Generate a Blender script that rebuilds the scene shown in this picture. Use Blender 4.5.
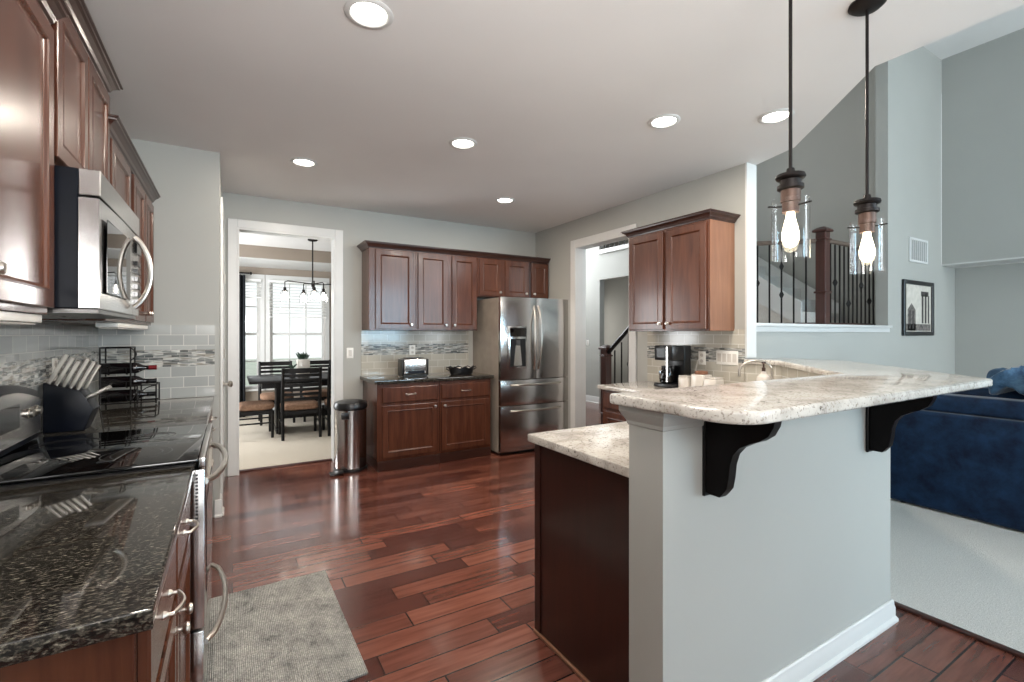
import bpy, bmesh, math, random
from mathutils import Vector, Matrix

random.seed(7)
PI = math.pi
scn = bpy.context.scene
for o in list(bpy.data.objects):
    bpy.data.objects.remove(o, do_unlink=True)
COL = scn.collection

# ------------------------------------------------------------------ camera, world, big lights, exposure
FPX = 472.0                                    # focal length in pixels of the 1024 px wide frame
YAW = math.atan(280 / 472.0)
cam_d = bpy.data.cameras.new('camera')
cam_d.sensor_width = 36
cam_d.lens = FPX / 1024 * 36
cam_d.shift_y = -7 / 1024
cam_d.clip_start = 0.02
cam = bpy.data.objects.new('camera', cam_d)
cam.location = (0, 0, 1.38)
cam.rotation_euler = (PI / 2, 0, -YAW)
COL.objects.link(cam)
scn.camera = cam

world = bpy.data.worlds.new('world')
scn.world = world
world.use_nodes = True
wn, wl = world.node_tree.nodes, world.node_tree.links
bg = wn['Background']
tc = wn.new('ShaderNodeTexCoord')
sep = wn.new('ShaderNodeSeparateXYZ')
rmp = wn.new('ShaderNodeValToRGB')
rmp.color_ramp.elements[0].position = 0.45
rmp.color_ramp.elements[0].color = (0.78, 0.82, 0.80, 1)
rmp.color_ramp.elements[1].position = 0.62
rmp.color_ramp.elements[1].color = (0.92, 0.97, 1.0, 1)
mth = wn.new('ShaderNodeMath'); mth.operation = 'MULTIPLY_ADD'
mth.inputs[1].default_value = 0.5; mth.inputs[2].default_value = 0.5
wl.new(tc.outputs['Generated'], sep.inputs[0])
wl.new(sep.outputs['Z'], mth.inputs[0])
wl.new(mth.outputs[0], rmp.inputs[0])
wl.new(rmp.outputs[0], bg.inputs[0])
bg.inputs[1].default_value = 1.2

def area(name, loc, rot, sx, sy, power, color=(1, 1, 1), spread=None):
    l = bpy.data.lights.new(name, 'AREA')
    l.shape = 'RECTANGLE'; l.size = sx; l.size_y = sy
    l.energy = power; l.color = color
    if spread: l.spread = spread
    o = bpy.data.objects.new(name, l)
    o.location = loc; o.rotation_euler = rot
    COL.objects.link(o)
    return o

COOL = (0.87, 0.95, 1.0)
area('daylight_nook_window', (1.35, -2.78, 1.35), (PI / 2, 0, 0), 2.5, 1.9, 40, (0.95, 0.98, 1.0))
area('daylight_living_window', (6.6, -4.2, 2.3), (PI / 2, 0, 0), 2.4, 3.4, 245, COOL)
area('fill_living_side', (3.9, -4.2, 1.7), (PI / 2, 0, 0), 1.5, 2.2, 200, (0.50, 0.79, 1.0))  # added lamp at an invented window, brightens the half wall
area('fill_foyer', (5.0, 9.12, 3.4), (-PI / 2, 0, 0), 1.8, 2.0, 240, (0.93, 0.97, 1.0))  # added lamp at a made-up high window, brightens foyer and stairwell
area('fill_dining_side', (-1.45, 7.3, 1.4), (0, -PI / 2, 0), 1.6, 2.0, 130, (0.95, 0.98, 1.0))  # added side fill lamp, lights the dining room through an unseen opening
area('fill_foyer_room', (7.1, 9.0, 1.5), (-PI / 2, 0, 0), 1.2, 1.4, 14, (1.0, 0.96, 0.9))  # added fill lamp without a window, brightens the room beyond the foyer
area('fill_ceiling_bounce', (0.25, -0.7, 1.75), (PI - 0.54, 0, 0), 1.0, 1.0, 92, (1.0, 0.985, 0.97))  # added fill lamp behind the camera, aimed up to brighten the ceiling

scn.view_settings.view_transform = 'Standard'
scn.view_settings.look = 'None'
scn.view_settings.gamma = 1.0
scn.view_settings.use_curve_mapping = False
scn.view_settings.exposure = 0.15
scn.cycles.use_denoising = True
scn.cycles.max_bounces = 10
scn.cycles.diffuse_bounces = 5
scn.cycles.transparent_max_bounces = 16

# ------------------------------------------------------------------ materials
def lin(c):
    return tuple(((v / 255) / 12.92 if v / 255 <= 0.04045 else ((v / 255 + 0.055) / 1.055) ** 2.4) for v in c)
def rgba(c):
    return (*lin(c), 1.0)

class Mat:
    def __init__(s, name, color=(200, 200, 200), rough=0.5, metal=0.0, spec=0.5, coat=0.0, coat_rough=0.05):
        s.m = bpy.data.materials.new(name); s.m.use_nodes = True
        s.n = s.m.node_tree.nodes; s.l = s.m.node_tree.links
        s.b = s.n['Principled BSDF']
        s.b.inputs['Base Color'].default_value = rgba(color)
        s.b.inputs['Roughness'].default_value = rough
        s.b.inputs['Metallic'].default_value = metal
        s.b.inputs['Specular IOR Level'].default_value = spec
        s.b.inputs['Coat Weight'].default_value = coat
        s.b.inputs['Coat Roughness'].default_value = coat_rough
    def add(s, t, **kw):
        n = s.n.new(t)
        for k, v in kw.items():
            setattr(n, k, v)
        return n
    def coords(s, scale=(1, 1, 1), order=None, loc=(0, 0, 0)):
        t = s.add('ShaderNodeTexCoord')
        out = t.outputs['Object']
        if order:                                            # e.g. 'XZ' lays a 2D texture on a wall
            sp = s.add('ShaderNodeSeparateXYZ'); cb = s.add('ShaderNodeCombineXYZ')
            s.l.new(out, sp.inputs[0])
            for i, a in enumerate(order):
                s.l.new(sp.outputs[a], cb.inputs[i])
            out = cb.outputs[0]
        mp = s.add('ShaderNodeMapping')
        mp.inputs['Scale'].default_value = scale
        mp.inputs['Location'].default_value = loc
        s.l.new(out, mp.inputs[0])
        return mp.outputs[0]
    def noise(s, vec, scale, detail=4, rough=0.55, dist=0.0):
        n = s.add('ShaderNodeTexNoise')
        n.inputs['Scale'].default_value = scale; n.inputs['Detail'].default_value = detail
        n.inputs['Roughness'].default_value = rough; n.inputs['Distortion'].default_value = dist
        s.l.new(vec, n.inputs['Vector'])
        return n.outputs['Fac']
    def ramp(s, fac, stops):
        r = s.add('ShaderNodeValToRGB')
        e = r.color_ramp.elements
        while len(e) < len(stops): e.new(0.5)
        for k, (p, c) in enumerate(stops):
            e[k].position = p; e[k].color = rgba(c)
        s.l.new(fac, r.inputs[0])
        return r.outputs[0]
    def mix(s, fac, a, b, mode='MIX'):
        m = s.add('ShaderNodeMix', data_type='RGBA', blend_type=mode)
        for sock, v in ((m.inputs[0], fac), (m.inputs[6], a), (m.inputs[7], b)):
            if isinstance(v, (int, float)): sock.default_value = v
            elif isinstance(v, tuple): sock.default_value = rgba(v)
            else: s.l.new(v, sock)
        return m.outputs[2]
    def math(s, op, a, b=0.0):
        m = s.add('ShaderNodeMath', operation=op)
        for sock, v in ((m.inputs[0], a), (m.inputs[1], b)):
            if isinstance(v, (int, float)): sock.default_value = v
            else: s.l.new(v, sock)
        return m.outputs[0]
    def color(s, out): s.l.new(out, s.b.inputs['Base Color'])
    def bump(s, h, strength=0.2, dist=0.01):
        b = s.add('ShaderNodeBump'); b.inputs['Strength'].default_value = strength
        b.inputs['Distance'].default_value = dist
        s.l.new(h, b.inputs['Height']); s.l.new(b.outputs[0], s.b.inputs['Normal'])

def plain(name, c, rough=0.5, metal=0.0, var=0.06, scale=6, spec=0.5, coat=0.0):
    m = Mat(name, c, rough, metal, spec, coat)
    f = m.noise(m.coords(), scale)
    lo = tuple(max(0, v * (1 - var)) for v in c); hi = tuple(min(255, v * (1 + var)) for v in c)
    m.color(m.ramp(f, [(0.3, lo), (0.7, hi)]))
    return m.m

def paint(name, c, bump=0.04):
    m = Mat(name, c, 0.62, 0, 0.35)
    v = m.coords()
    f = m.noise(v, 1.3, 2)
    m.color(m.ramp(f, [(0.3, tuple(x * 0.985 for x in c)), (0.7, tuple(min(255, x * 1.01) for x in c))]))
    m.bump(m.noise(v, 160, 2), bump, 0.004)
    return m.m

def wood(name, c0, c1, rough=0.3, axis='Z', coat=0.15):
    m = Mat(name, c0, rough, 0, 0.5, coat, 0.12)
    sc = {'Z': (14, 14, 1.2), 'X': (1.2, 14, 14), 'Y': (14, 1.2, 14)}[axis]
    v = m.coords(sc)
    f = m.noise(v, 1.6, 6, 0.6, 0.6)
    g = m.noise(m.coords(), 1.5, 2)
    c = m.ramp(f, [(0.25, c0), (0.75, c1)])
    d = m.ramp(g, [(0.3, (225, 220, 218)), (0.75, (255, 255, 255))])
    m.color(m.mix(1.0, c, d, 'MULTIPLY'))
    m.bump(f, 0.03, 0.003)
    return m.m

def emit(name, c, strength):
    m = Mat(name, c, 0.4)
    m.b.inputs['Emission Color'].default_value = rgba(c)
    m.b.inputs['Emission Strength'].default_value = strength
    return m.m

def thin_glass(name, tint=(255, 255, 255), ior=1.45, rough=0.02):
    mt = bpy.data.materials.new(name); mt.use_nodes = True
    n, l = mt.node_tree.nodes, mt.node_tree.links
    n.remove(n['Principled BSDF'])
    out = n['Material Output']
    tr = n.new('ShaderNodeBsdfTransparent'); tr.inputs[0].default_value = rgba(tint)
    gl = n.new('ShaderNodeBsdfGlossy'); gl.inputs['Roughness'].default_value = rough
    lw_ = n.new('ShaderNodeLayerWeight'); lw_.inputs['Blend'].default_value = 0.5
    pw = n.new('ShaderNodeMath'); pw.operation = 'POWER'; pw.inputs[1].default_value = 3.5
    fr = n.new('ShaderNodeMath'); fr.operation = 'MULTIPLY_ADD'; fr.inputs[1].default_value = 0.85; fr.inputs[2].default_value = 0.03
    l.new(lw_.outputs['Facing'], pw.inputs[0]); l.new(pw.outputs[0], fr.inputs[0])
    mx = n.new('ShaderNodeMixShader')
    l.new(fr.outputs[0], mx.inputs[0]); l.new(tr.outputs[0], mx.inputs[1]); l.new(gl.outputs[0], mx.inputs[2])
    l.new(mx.outputs[0], out.inputs[0])
    return mt

def granite_black():
    m = Mat('black_granite', (14, 14, 14), 0.05, 0, 0.62)
    v = m.coords((1, 2.6, 2))
    f = m.noise(v, 75, 5, 0.72, 0.25)
    c = m.ramp(f, [(0.38, (10, 10, 10)), (0.50, (36, 33, 30)), (0.60, (84, 79, 70)), (0.74, (164, 158, 144))])
    m.color(c)
    return m.m

def granite_white():
    m = Mat('white_granite', (205, 198, 188), 0.1, 0, 0.55)
    v = m.coords()
    big = m.noise(v, 5.0, 5, 0.6, 0.8)
    base = m.ramp(big, [(0.3, (212, 209, 203)), (0.5, (198, 193, 185)), (0.62, (172, 166, 158)), (0.75, (216, 213, 208))])
    sp = m.noise(v, 55, 4, 0.75)
    spk = m.ramp(sp, [(0.56, (0, 0, 0)), (0.64, (255, 255, 255))])
    patch = m.ramp(m.noise(v, 9, 3), [(0.42, (0, 0, 0)), (0.62, (255, 255, 255))])
    msk = m.mix(1.0, spk, patch, 'MULTIPLY')
    c = m.mix(msk, base, (58, 54, 54))
    sp2 = m.ramp(m.noise(v, 110, 2, 0.6), [(0.56, (0, 0, 0)), (0.70, (255, 255, 255))])
    c2 = m.mix(sp2, c, (140, 130, 120))
    m.color(c2)
    return m.m

def floor_wood():
    m = Mat('cherry_floor_planks', (90, 50, 40), 0.2, 0, 0.55, 0.45, 0.12)
    v = m.coords()
    br = m.add('ShaderNodeTexBrick')
    br.offset = 0.37; br.offset_frequency = 2; br.squash = 0.72; br.squash_frequency = 3
    br.inputs['Scale'].default_value = 1.0
    br.inputs['Brick Width'].default_value = 0.74
    br.inputs['Row Height'].default_value = 0.127
    br.inputs['Mortar Size'].default_value = 0.004
    br.inputs['Mortar Smooth'].default_value = 0.2
    br.inputs['Bias'].default_value = -0.1
    br.inputs['Color1'].default_value = rgba((88, 48, 40))
    br.inputs['Color2'].default_value = rgba((146, 92, 75))
    br.inputs['Mortar'].default_value = rgba((26, 13, 11))
    m.l.new(v, br.inputs['Vector'])
    g = m.noise(m.coords((1.4, 14, 1)), 2.6, 4, 0.5, 0.15)
    gr = m.ramp(g, [(0.25, (188, 176, 170)), (0.75, (255, 252, 250))])
    m.color(m.mix(1.0, br.outputs['Color'], gr, 'MULTIPLY'))
    sc = m.noise(m.coords((2.2, 5, 1)), 2.0, 1, 0.4)
    rr = m.math('MULTIPLY_ADD', g, 0.12); 
    m.n[-1].inputs[2].default_value = 0.15
    m.l.new(rr, m.b.inputs['Roughness'])
    inv = m.math('SUBTRACT', 1.0, br.outputs['Fac'])
    h = m.math('MULTIPLY', sc, 0.3)
    m.bump(m.math('ADD', inv, h), 0.22, 0.004)
    return m.m

def tile(name, order, warm):
    m = Mat(name, (170, 170, 165), 0.12, 0, 0.5)
    v = m.coords((1, 1, 1), order, (0, 0.0035, 0))
    br = m.add('ShaderNodeTexBrick')
    br.offset = 0.5
    for k, x in (('Scale', 1.0), ('Brick Width', 0.152), ('Row Height', 0.0765), ('Mortar Size', 0.0022), ('Bias', 0.0)):
        br.inputs[k].default_value = x
    a, b = ((172, 167, 155), (188, 183, 171)) if warm else ((158, 161, 159), (182, 184, 181))
    br.inputs['Color1'].default_value = rgba(a)
    br.inputs['Color2'].default_value = rgba(b)
    br.inputs['Mortar'].default_value = rgba((212, 210, 204))
    m.l.new(v, br.inputs['Vector'])
    mo = m.add('ShaderNodeTexBrick')
    mo.offset = 0.41; mo.squash = 0.6; mo.squash_frequency = 2
    for k, x in (('Scale', 1.0), ('Brick Width', 0.085), ('Row Height', 0.01735), ('Mortar Size', 0.0014), ('Bias', 0.1)):
        mo.inputs[k].default_value = x
    mo.inputs['Color1'].default_value = rgba((66, 74, 78))
    mo.inputs['Color2'].default_value = rgba((214, 214, 208))
    mo.inputs['Mortar'].default_value = rgba((190, 188, 182))
    m.l.new(v, mo.inputs['Vector'])
    nz = m.ramp(m.noise(m.coords((9, 60, 1), order), 1.0, 1), [(0.38, (120, 128, 134)), (0.5, (255, 255, 255)), (0.66, (170, 160, 148))])
    mc = m.mix(0.75, mo.outputs['Color'], nz, 'MULTIPLY')
    sp = m.add('ShaderNodeSeparateXYZ'); m.l.new(v, sp.inputs[0])
    lo = m.math('GREATER_THAN', sp.outputs['Y'], 1.1475)
    hi = m.math('LESS_THAN', sp.outputs['Y'], 1.2695)
    band = m.math('MULTIPLY', lo, hi)
    m.color(m.mix(band, br.outputs['Color'], mc))
    mf = m.mix(band, br.outputs['Fac'], mo.outputs['Fac'])
    m.bump(m.math('SUBTRACT', 1.0, mf), 0.35, 0.003)
    return m.m

def fabric(name, c0, c1, scale, rough=0.95, sheen=0.0, bump=0.5, bscale=None, dist=0.006, stops=(0.35, 0.65)):
    m = Mat(name, c0, rough, 0, 0.15)
    v = m.coords()
    f = m.noise(v, scale, 6, 0.65, 0.2)
    m.color(m.ramp(f, [(stops[0], c0), (stops[1], c1)]))
    if sheen:
        m.b.inputs['Sheen Weight'].default_value = sheen
        m.b.inputs['Sheen Roughness'].default_value = 0.35
    m.bump(m.noise(v, bscale or scale * 5, 3), bump, dist)
    return m.m

def rug_mat():
    m = Mat('rug_weave', (160, 158, 150), 0.98, 0, 0.1)
    v = m.coords()
    f = m.noise(m.coords((1.2, 1, 1)), 8, 8, 0.8, 0.3)
    c = m.ramp(f, [(0.30, (96, 97, 96)), (0.43, (168, 168, 164)), (0.58, (200, 199, 193)), (0.75, (226, 224, 217))])
    w = m.add('ShaderNodeTexWave'); w.wave_type = 'BANDS'; w.bands_direction = 'X'
    w.inputs['Scale'].default_value = 42; w.inputs['Distortion'].default_value = 1.2
    m.l.new(v, w.inputs['Vector'])
    k = m.ramp(m.noise(m.coords((1, 1, 1)), 120, 2), [(0.3, (190, 190, 190)), (0.7, (255, 255, 255))])
    st = m.ramp(w.outputs['Fac'], [(0.1, (215, 215, 215)), (0.7, (255, 255, 255))])
    m.color(m.mix(1.0, m.mix(1.0, c, k, 'MULTIPLY'), st, 'MULTIPLY'))
    m.bump(w.outputs['Fac'], 0.6, 0.006)
    return m.m

def steel(name, c=(190, 190, 190), rough=0.22, order=(60, 60, 1)):
    m = Mat(name, c, rough, 1.0)
    f = m.noise(m.coords(order), 12, 3)
    m.color(m.ramp(f, [(0.3, tuple(x * 0.93 for x in c)), (0.7, c)]))
    rr = m.math('MULTIPLY_ADD', f, 0.08); m.n[-1].inputs[2].default_value = rough - 0.04
    m.l.new(rr, m.b.inputs['Roughness'])
    return m.m

WALL = paint('greige_wall_paint', (168, 168, 163))
WALLB = WALL
CEIL = paint('ceiling_paint', (222, 220, 218), 0.12)
TRIM = plain('white_trim_paint', (206, 206, 204), 0.32, var=0.01)
TAUPE = paint('taupe_dining_paint', (150, 138, 126))
CHERRY = wood('cherry_cabinet_wood', (66, 36, 25), (98, 58, 40), 0.27)
CHERRYX = wood('cherry_crown_wood', (44, 24, 19), (66, 38, 29), 0.3, 'X')
CHERRYY = wood('cherry_crown_wood_long', (44, 24, 19), (66, 38, 29), 0.3, 'Y')
SIDEWOOD = wood('cherry_side_panel', (122, 82, 60), (148, 104, 78), 0.35)
ESPRESSO = wood('espresso_panel_wood', (38, 17, 13), (54, 25, 18), 0.3)
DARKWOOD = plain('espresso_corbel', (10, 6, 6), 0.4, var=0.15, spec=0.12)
BLACKWOOD = plain('black_stained_wood', (17, 15, 15), 0.4, var=0.15, spec=0.25)
STAIRWOOD = wood('stair_newel_wood', (58, 30, 24), (84, 46, 36), 0.35)
RAILWOOD = wood('grey_brown_rail_wood', (92, 78, 68), (124, 108, 96), 0.4, 'X')  # greyer and lighter than the newel wood
FLOORW = floor_wood()
CARPET = fabric('carpet_pile', (188, 185, 179), (230, 227, 221), 160, bump=0.9, bscale=220, dist=0.01, stops=(0.3, 0.7))
DCARPET = fabric('dining_carpet_pile', (170, 160, 146), (206, 196, 180), 90, bump=0.8, bscale=180, dist=0.01)
BLACKG = granite_black()
WHITEG = granite_white()
STEEL = steel('brushed_steel', (206, 204, 202), 0.2)
STEELD = steel('dark_brushed_steel', (120, 118, 116), 0.3)
NICKEL = plain('satin_nickel', (196, 190, 182), 0.28, 1.0, 0.03)
BRONZE = plain('oil_rubbed_bronze', (28, 23, 22), 0.45, 0.6, 0.15)
COPPERY = plain('aged_bronze_socket', (84, 66, 58), 0.45, 0.55, 0.2)
BLACKP = plain('black_plastic', (18, 18, 20), 0.3, var=0.2)
NAVYP = plain('black_blue_enamel', (7, 11, 20), 0.35, var=0.2, spec=0.18)
BGLASS = plain('black_glass', (7, 7, 8), 0.03, var=0.1, spec=0.6)
GREYRING = plain('burner_print', (38, 38, 40), 0.1, var=0.1)
WHITEP = plain('white_plastic', (232, 230, 224), 0.35, var=0.02)
CERAMIC = plain('white_ceramic', (206, 200, 192), 0.2, var=0.03)
IRON = plain('black_iron', (22, 20, 20), 0.5, 0.4, 0.2)
GLASS = thin_glass('clear_shade_glass')
PANE = thin_glass('window_pane_glass', ior=1.3)
LENS = emit('lit_lens', (255, 250, 240), 12)
BULB = emit('lit_edison_bulb', (255, 238, 205), 14)
JARBULB = emit('lit_jar_bulb', (255, 246, 230), 20)
VELVET = fabric('blue_velvet', (9, 22, 42), (22, 47, 76), 7, 0.7, 0.3, 0.15, 40)
VELVETL = fabric('blue_velvet_pillow', (28, 50, 74), (72, 100, 124), 12, 0.75, 0.4, 0.2, 60)
CURTAIN = fabric('charcoal_curtain', (34, 36, 40), (52, 54, 58), 30)
SEATB = fabric('tan_seat_fabric', (124, 96, 78), (148, 118, 98), 40)
RUG = rug_mat()
TILE_YZ = tile('backsplash_tile_long', 'YZ', False)
TILE_XZ = tile('backsplash_tile_end', 'XZ', False)
TILE_WXZ = tile('backsplash_tile_warm', 'XZ', True)
TILE_WYZ = tile('backsplash_tile_warm_long', 'YZ', True)
BLINDM = plain('white_blind_slat', (235, 236, 234), 0.5, var=0.01)
BOTTLE = plain('dark_wine_glass', (16, 12, 14), 0.06, var=0.2, spec=0.7)
REDFOIL = plain('red_foil', (110, 20, 28), 0.3, 0.2)
LEAF = plain('dark_leaf', (38, 58, 44), 0.6, var=0.3)
PAPER = plain('print_paper', (196, 190, 180), 0.7, var=0.06, scale=14)
INK = plain('sepia_ink', (98, 92, 88), 0.8, var=0.3, scale=30)
INKD = plain('dark_sepia_ink', (62, 58, 56), 0.8, var=0.3, scale=30)
GRASS = fabric('lawn_grass', (168, 176, 160), (190, 196, 182), 3)

# ------------------------------------------------------------------ mesh builder
class MB:
    def __init__(s): s.bm = bmesh.new()
    def box(s, x0, x1, y0, y1, z0, z1, bev=0.0, seg=2):
        b = bmesh.new()
        r = bmesh.ops.create_cube(b, size=1)
        for v in b.verts:
            v.co = Vector(((x0 + x1) / 2 + v.co.x * (x1 - x0), (y0 + y1) / 2 + v.co.y * (y1 - y0), (z0 + z1) / 2 + v.co.z * (z1 - z0)))
        if bev > 0:
            bmesh.ops.bevel(b, geom=b.edges[:], offset=bev, segments=seg, profile=0.5, affect='EDGES')
        s._merge(b); return s
    def _merge(s, b):
        me = bpy.data.meshes.new('tmp'); b.to_mesh(me); b.free()
        s.bm.from_mesh(me); bpy.data.meshes.remove(me)
    def prism(s, poly, a0, a1, plane='xy', bev=0.0, seg=2, bev_sides=True):
        b = bmesh.new()
        def P(u, v, w):
            return {'xy': (u, v, w), 'xz': (u, w, v), 'yz': (w, u, v)}[plane]
        lo = [b.verts.new(P(u, v, a0)) for u, v in poly]
        hi = [b.verts.new(P(u, v, a1)) for u, v in poly]
        n = len(poly)
        caps = [b.faces.new(lo[::-1]), b.faces.new(hi)]
        for i in range(n):
            b.faces.new((lo[i], lo[(i + 1) % n], hi[(i + 1) % n], hi[i]))
        bmesh.ops.recalc_face_normals(b, faces=b.faces[:])
        if bev > 0:
            es = list({e for f in caps for e in f.edges})
            bmesh.ops.bevel(b, geom=es, offset=bev, segments=seg, profile=0.5, affect='EDGES')
        s._merge(b); return s
    def lathe(s, prof, c=(0, 0, 0), n=24, axis='z', cap=True):
        b = bmesh.new()
        if prof[0] == prof[-1]: cap = False
        rings = []
        for r, z in prof:
            ring = []
            for k in range(n):
                a = 2 * PI * k / n
                u, v = r * math.cos(a), r * math.sin(a)
                p = {'z': (u, v, z), 'x': (z, u, v), 'y': (u, z, v)}[axis]
                ring.append(b.verts.new((c[0] + p[0], c[1] + p[1], c[2] + p[2])))
            rings.append(ring)
        for A, B in zip(rings, rings[1:]):
            for k in range(n):
                b.faces.new((A[k], A[(k + 1) % n], B[(k + 1) % n], B[k]))
        if cap and prof[0][0] > 1e-6: b.faces.new(rings[0][::-1])
        if cap and prof[-1][0] > 1e-6: b.faces.new(rings[-1])
        bmesh.ops.remove_doubles(b, verts=b.verts[:], dist=1e-6)
        bmesh.ops.recalc_face_normals(b, faces=b.faces[:])
        s._merge(b); return s
    def tube(s, pts, r, n=8, closed=False, flat=1.0):
        pts = [Vector(p) for p in pts]
        b = bmesh.new()
        N = len(pts); rings = []
        up = None
        for i in range(N):
            a = pts[(i - 1) % N] if (closed or i > 0) else pts[i]
            c = pts[(i + 1) % N] if (closed or i < N - 1) else pts[i]
            t = (c - a).normalized()
            if up is None:
                up = Vector((0, 0, 1)) if abs(t.z) < 0.9 else Vector((1, 0, 0))
            x = t.cross(up)
            if x.length < 1e-6: x = t.orthogonal()
            x.normalize(); y = x.cross(t).normalized(); up = y
            rr = r[i] if isinstance(r, (list, tuple)) else r
            rings.append([b.verts.new(pts[i] + x * rr * math.cos(2 * PI * k / n) + y * rr * flat * math.sin(2 * PI * k / n)) for k in range(n)])
        M = N if closed else N - 1
        for i in range(M):
            A, B = rings[i], rings[(i + 1) % N]
            for k in range(n):
                b.faces.new((A[k], A[(k + 1) % n], B[(k + 1) % n], B[k]))
        if not closed:
            b.faces.new(rings[0][::-1]); b.faces.new(rings[-1])
        bmesh.ops.recalc_face_normals(b, faces=b.faces[:])
        s._merge(b); return s
    def loft(s, rings, cap=True):
        b = bmesh.new()
        R = [[b.verts.new(p) for p in ring] for ring in rings]
        n = len(R[0])
        for A, B in zip(R, R[1:]):
            for k in range(n):
                b.faces.new((A[k], A[(k + 1) % n], B[(k + 1) % n], B[k]))
        if cap:
            b.faces.new(R[0][::-1]); b.faces.new(R[-1])
        bmesh.ops.recalc_face_normals(b, faces=b.faces[:])
        s._merge(b); return s
    def sheet(s, grid):
        b = bmesh.new()
        R = [[b.verts.new(p) for p in row] for row in grid]
        for A, B in zip(R, R[1:]):
            for k in range(len(A) - 1):
                b.faces.new((A[k], A[k + 1], B[k + 1], B[k]))
        s._merge(b); return s
    def build(s, name, mat, parent=None, loc=None, rot=None, smooth=True, mods=None):
        me = bpy.data.meshes.new(name)
        s.bm.to_mesh(me); s.bm.free()
        me.materials.append(mat)
        if smooth:
            for p in me.polygons: p.use_smooth = True
            me.set_sharp_from_angle(angle=math.radians(34))
        o = bpy.data.objects.new(name, me)
        COL.objects.link(o)
        if parent: o.parent = parent
        if loc: o.location = loc
        if rot: o.rotation_euler = rot
        return o

def empty(name, loc=(0, 0, 0), rz=0.0):
    o = bpy.data.objects.new(name, None)
    o.empty_display_size = 0.1
    o.location = loc; o.rotation_euler = (0, 0, rz)
    COL.objects.link(o); return o
def tag(o, label, cat, group=None, kind=None):
    o['label'] = label; o['category'] = cat
    if group: o['group'] = group
    if kind: o['kind'] = kind
    return o
def struct(o, label, cat):
    return tag(o, label, cat, None, 'structure')
def copy_tree(o, parent=None):
    c = o.copy(); COL.objects.link(c)
    if parent: c.parent = parent
    for ch in list(o.children): copy_tree(ch, c)
    return c
def arc(cx, cy, r, a0, a1, n):
    return [(cx + r * math.cos(a0 + (a1 - a0) * k / n), cy + r * math.sin(a0 + (a1 - a0) * k / n)) for k in range(n + 1)]

XL, XR, YB, YP, ZC = -0.79, 3.54, 5.345, 4.2, 2.75       # left wall, right wall, back wall, pantry wall, kitchen ceiling
BAR = 1.18

# ------------------------------------------------------------------ setting: floors
struct(MB().box(-0.95, 2.9, -2.75, 5.465, -0.1, 0).box(2.9, 9.4, 2.3, 9.2, -0.1, 0).box(2.9, 3.7, 1.0, 2.3, -0.1, -0.001).build('floor', FLOORW), 'dark reddish hand-scraped wood plank floor of the kitchen', 'floor')
struct(MB().box(2.915, 9.0, -4.2, 2.3, -0.02, 0.012).build('floor_living', CARPET), 'pale grey carpet of the living room beyond the breakfast bar', 'carpet')
struct(MB().box(2.885, 2.915, -2.7, 1.12, 0.0, 0.016, 0.004).build('trim_1', STAIRWOOD), 'wooden transition strip between plank floor and grey carpet', 'threshold strip')
struct(MB().box(-1.3, 3.4, 5.465, 9.1, -0.02, 0.012).build('floor_dining', DCARPET), 'beige carpet of the dining room', 'carpet')
struct(MB().box(0.045, 0.955, 5.42, 5.47, 0.0, 0.016, 0.004).build('trim_2', STAIRWOOD), 'wooden threshold at the dining room doorway', 'threshold strip')

# ------------------------------------------------------------------ setting: kitchen walls
struct(MB().box(-0.95, XL, -2.75, 5.465, 0, ZC).build('wall_left', WALL), 'greige kitchen wall behind the left hand cabinets', 'wall')
struct(MB().box(XL, -0.08, YP, YB, 0, ZC).build('wall_pantry', WALL), 'greige pantry wall at the end of the black counter', 'wall')
bw = MB()
bw.box(-0.79, 0.045, YB, 5.465, 0, ZC).box(0.955, 3.66, YB, 5.465, 0, ZC).box(0.045, 0.955, YB, 5.465, 2.42, ZC)
struct(bw.build('wall_back', WALL), 'greige back wall with the dining room doorway', 'wall')
rw = MB()
rw.box(XR, 3.66, 2.3, 3.56, 0, ZC).box(XR, 3.66, 4.47, YB, 0, ZC).box(XR, 3.66, 3.56, 4.47, 2.42, ZC)
struct(rw.build('wall_right', WALL), 'greige right hand kitchen wall with the foyer doorway', 'wall')
struct(MB().box(3.535, 3.665, 2.285, 2.3, 1.19, ZC).build('trim_3', TRIM), 'white end cap on the right hand kitchen wall', 'trim')
nw = MB()
nw.box(-0.95, 0.1, -2.75, -2.6, 0, ZC).box(2.6, 2.95, -2.75, -2.6, 0, ZC).box(0.1, 2.6, -2.75, -2.6, 0, 0.4).box(0.1, 2.6, -2.75, -2.6, 2.3, ZC)
struct(nw.build('wall_nook', WALL), 'greige wall with wide window behind the camera', 'wall')
# ceiling with its diagonal edge
struct(MB().prism([(-0.95, -2.75), (2.83, -2.75), (2.83, 1.13), (3.55, 1.92), (3.66, 2.3), (3.66, 5.465), (-0.95, 5.465)], ZC, ZC + 0.25).build('ceiling', CEIL), 'flat off white kitchen ceiling with a diagonal edge', 'ceiling')
struct(MB().prism([(2.75, -2.75), (2.83, -2.75), (2.83, 1.13), (3.55, 1.92), (3.66, 2.3), (3.66, 2.42), (3.5, 2.42), (3.47, 1.98), (2.75, 1.18)], ZC + 0.251, 4.93).build('wall_upper', WALL), 'upper wall above the kitchen ceiling edge', 'wall')
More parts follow.
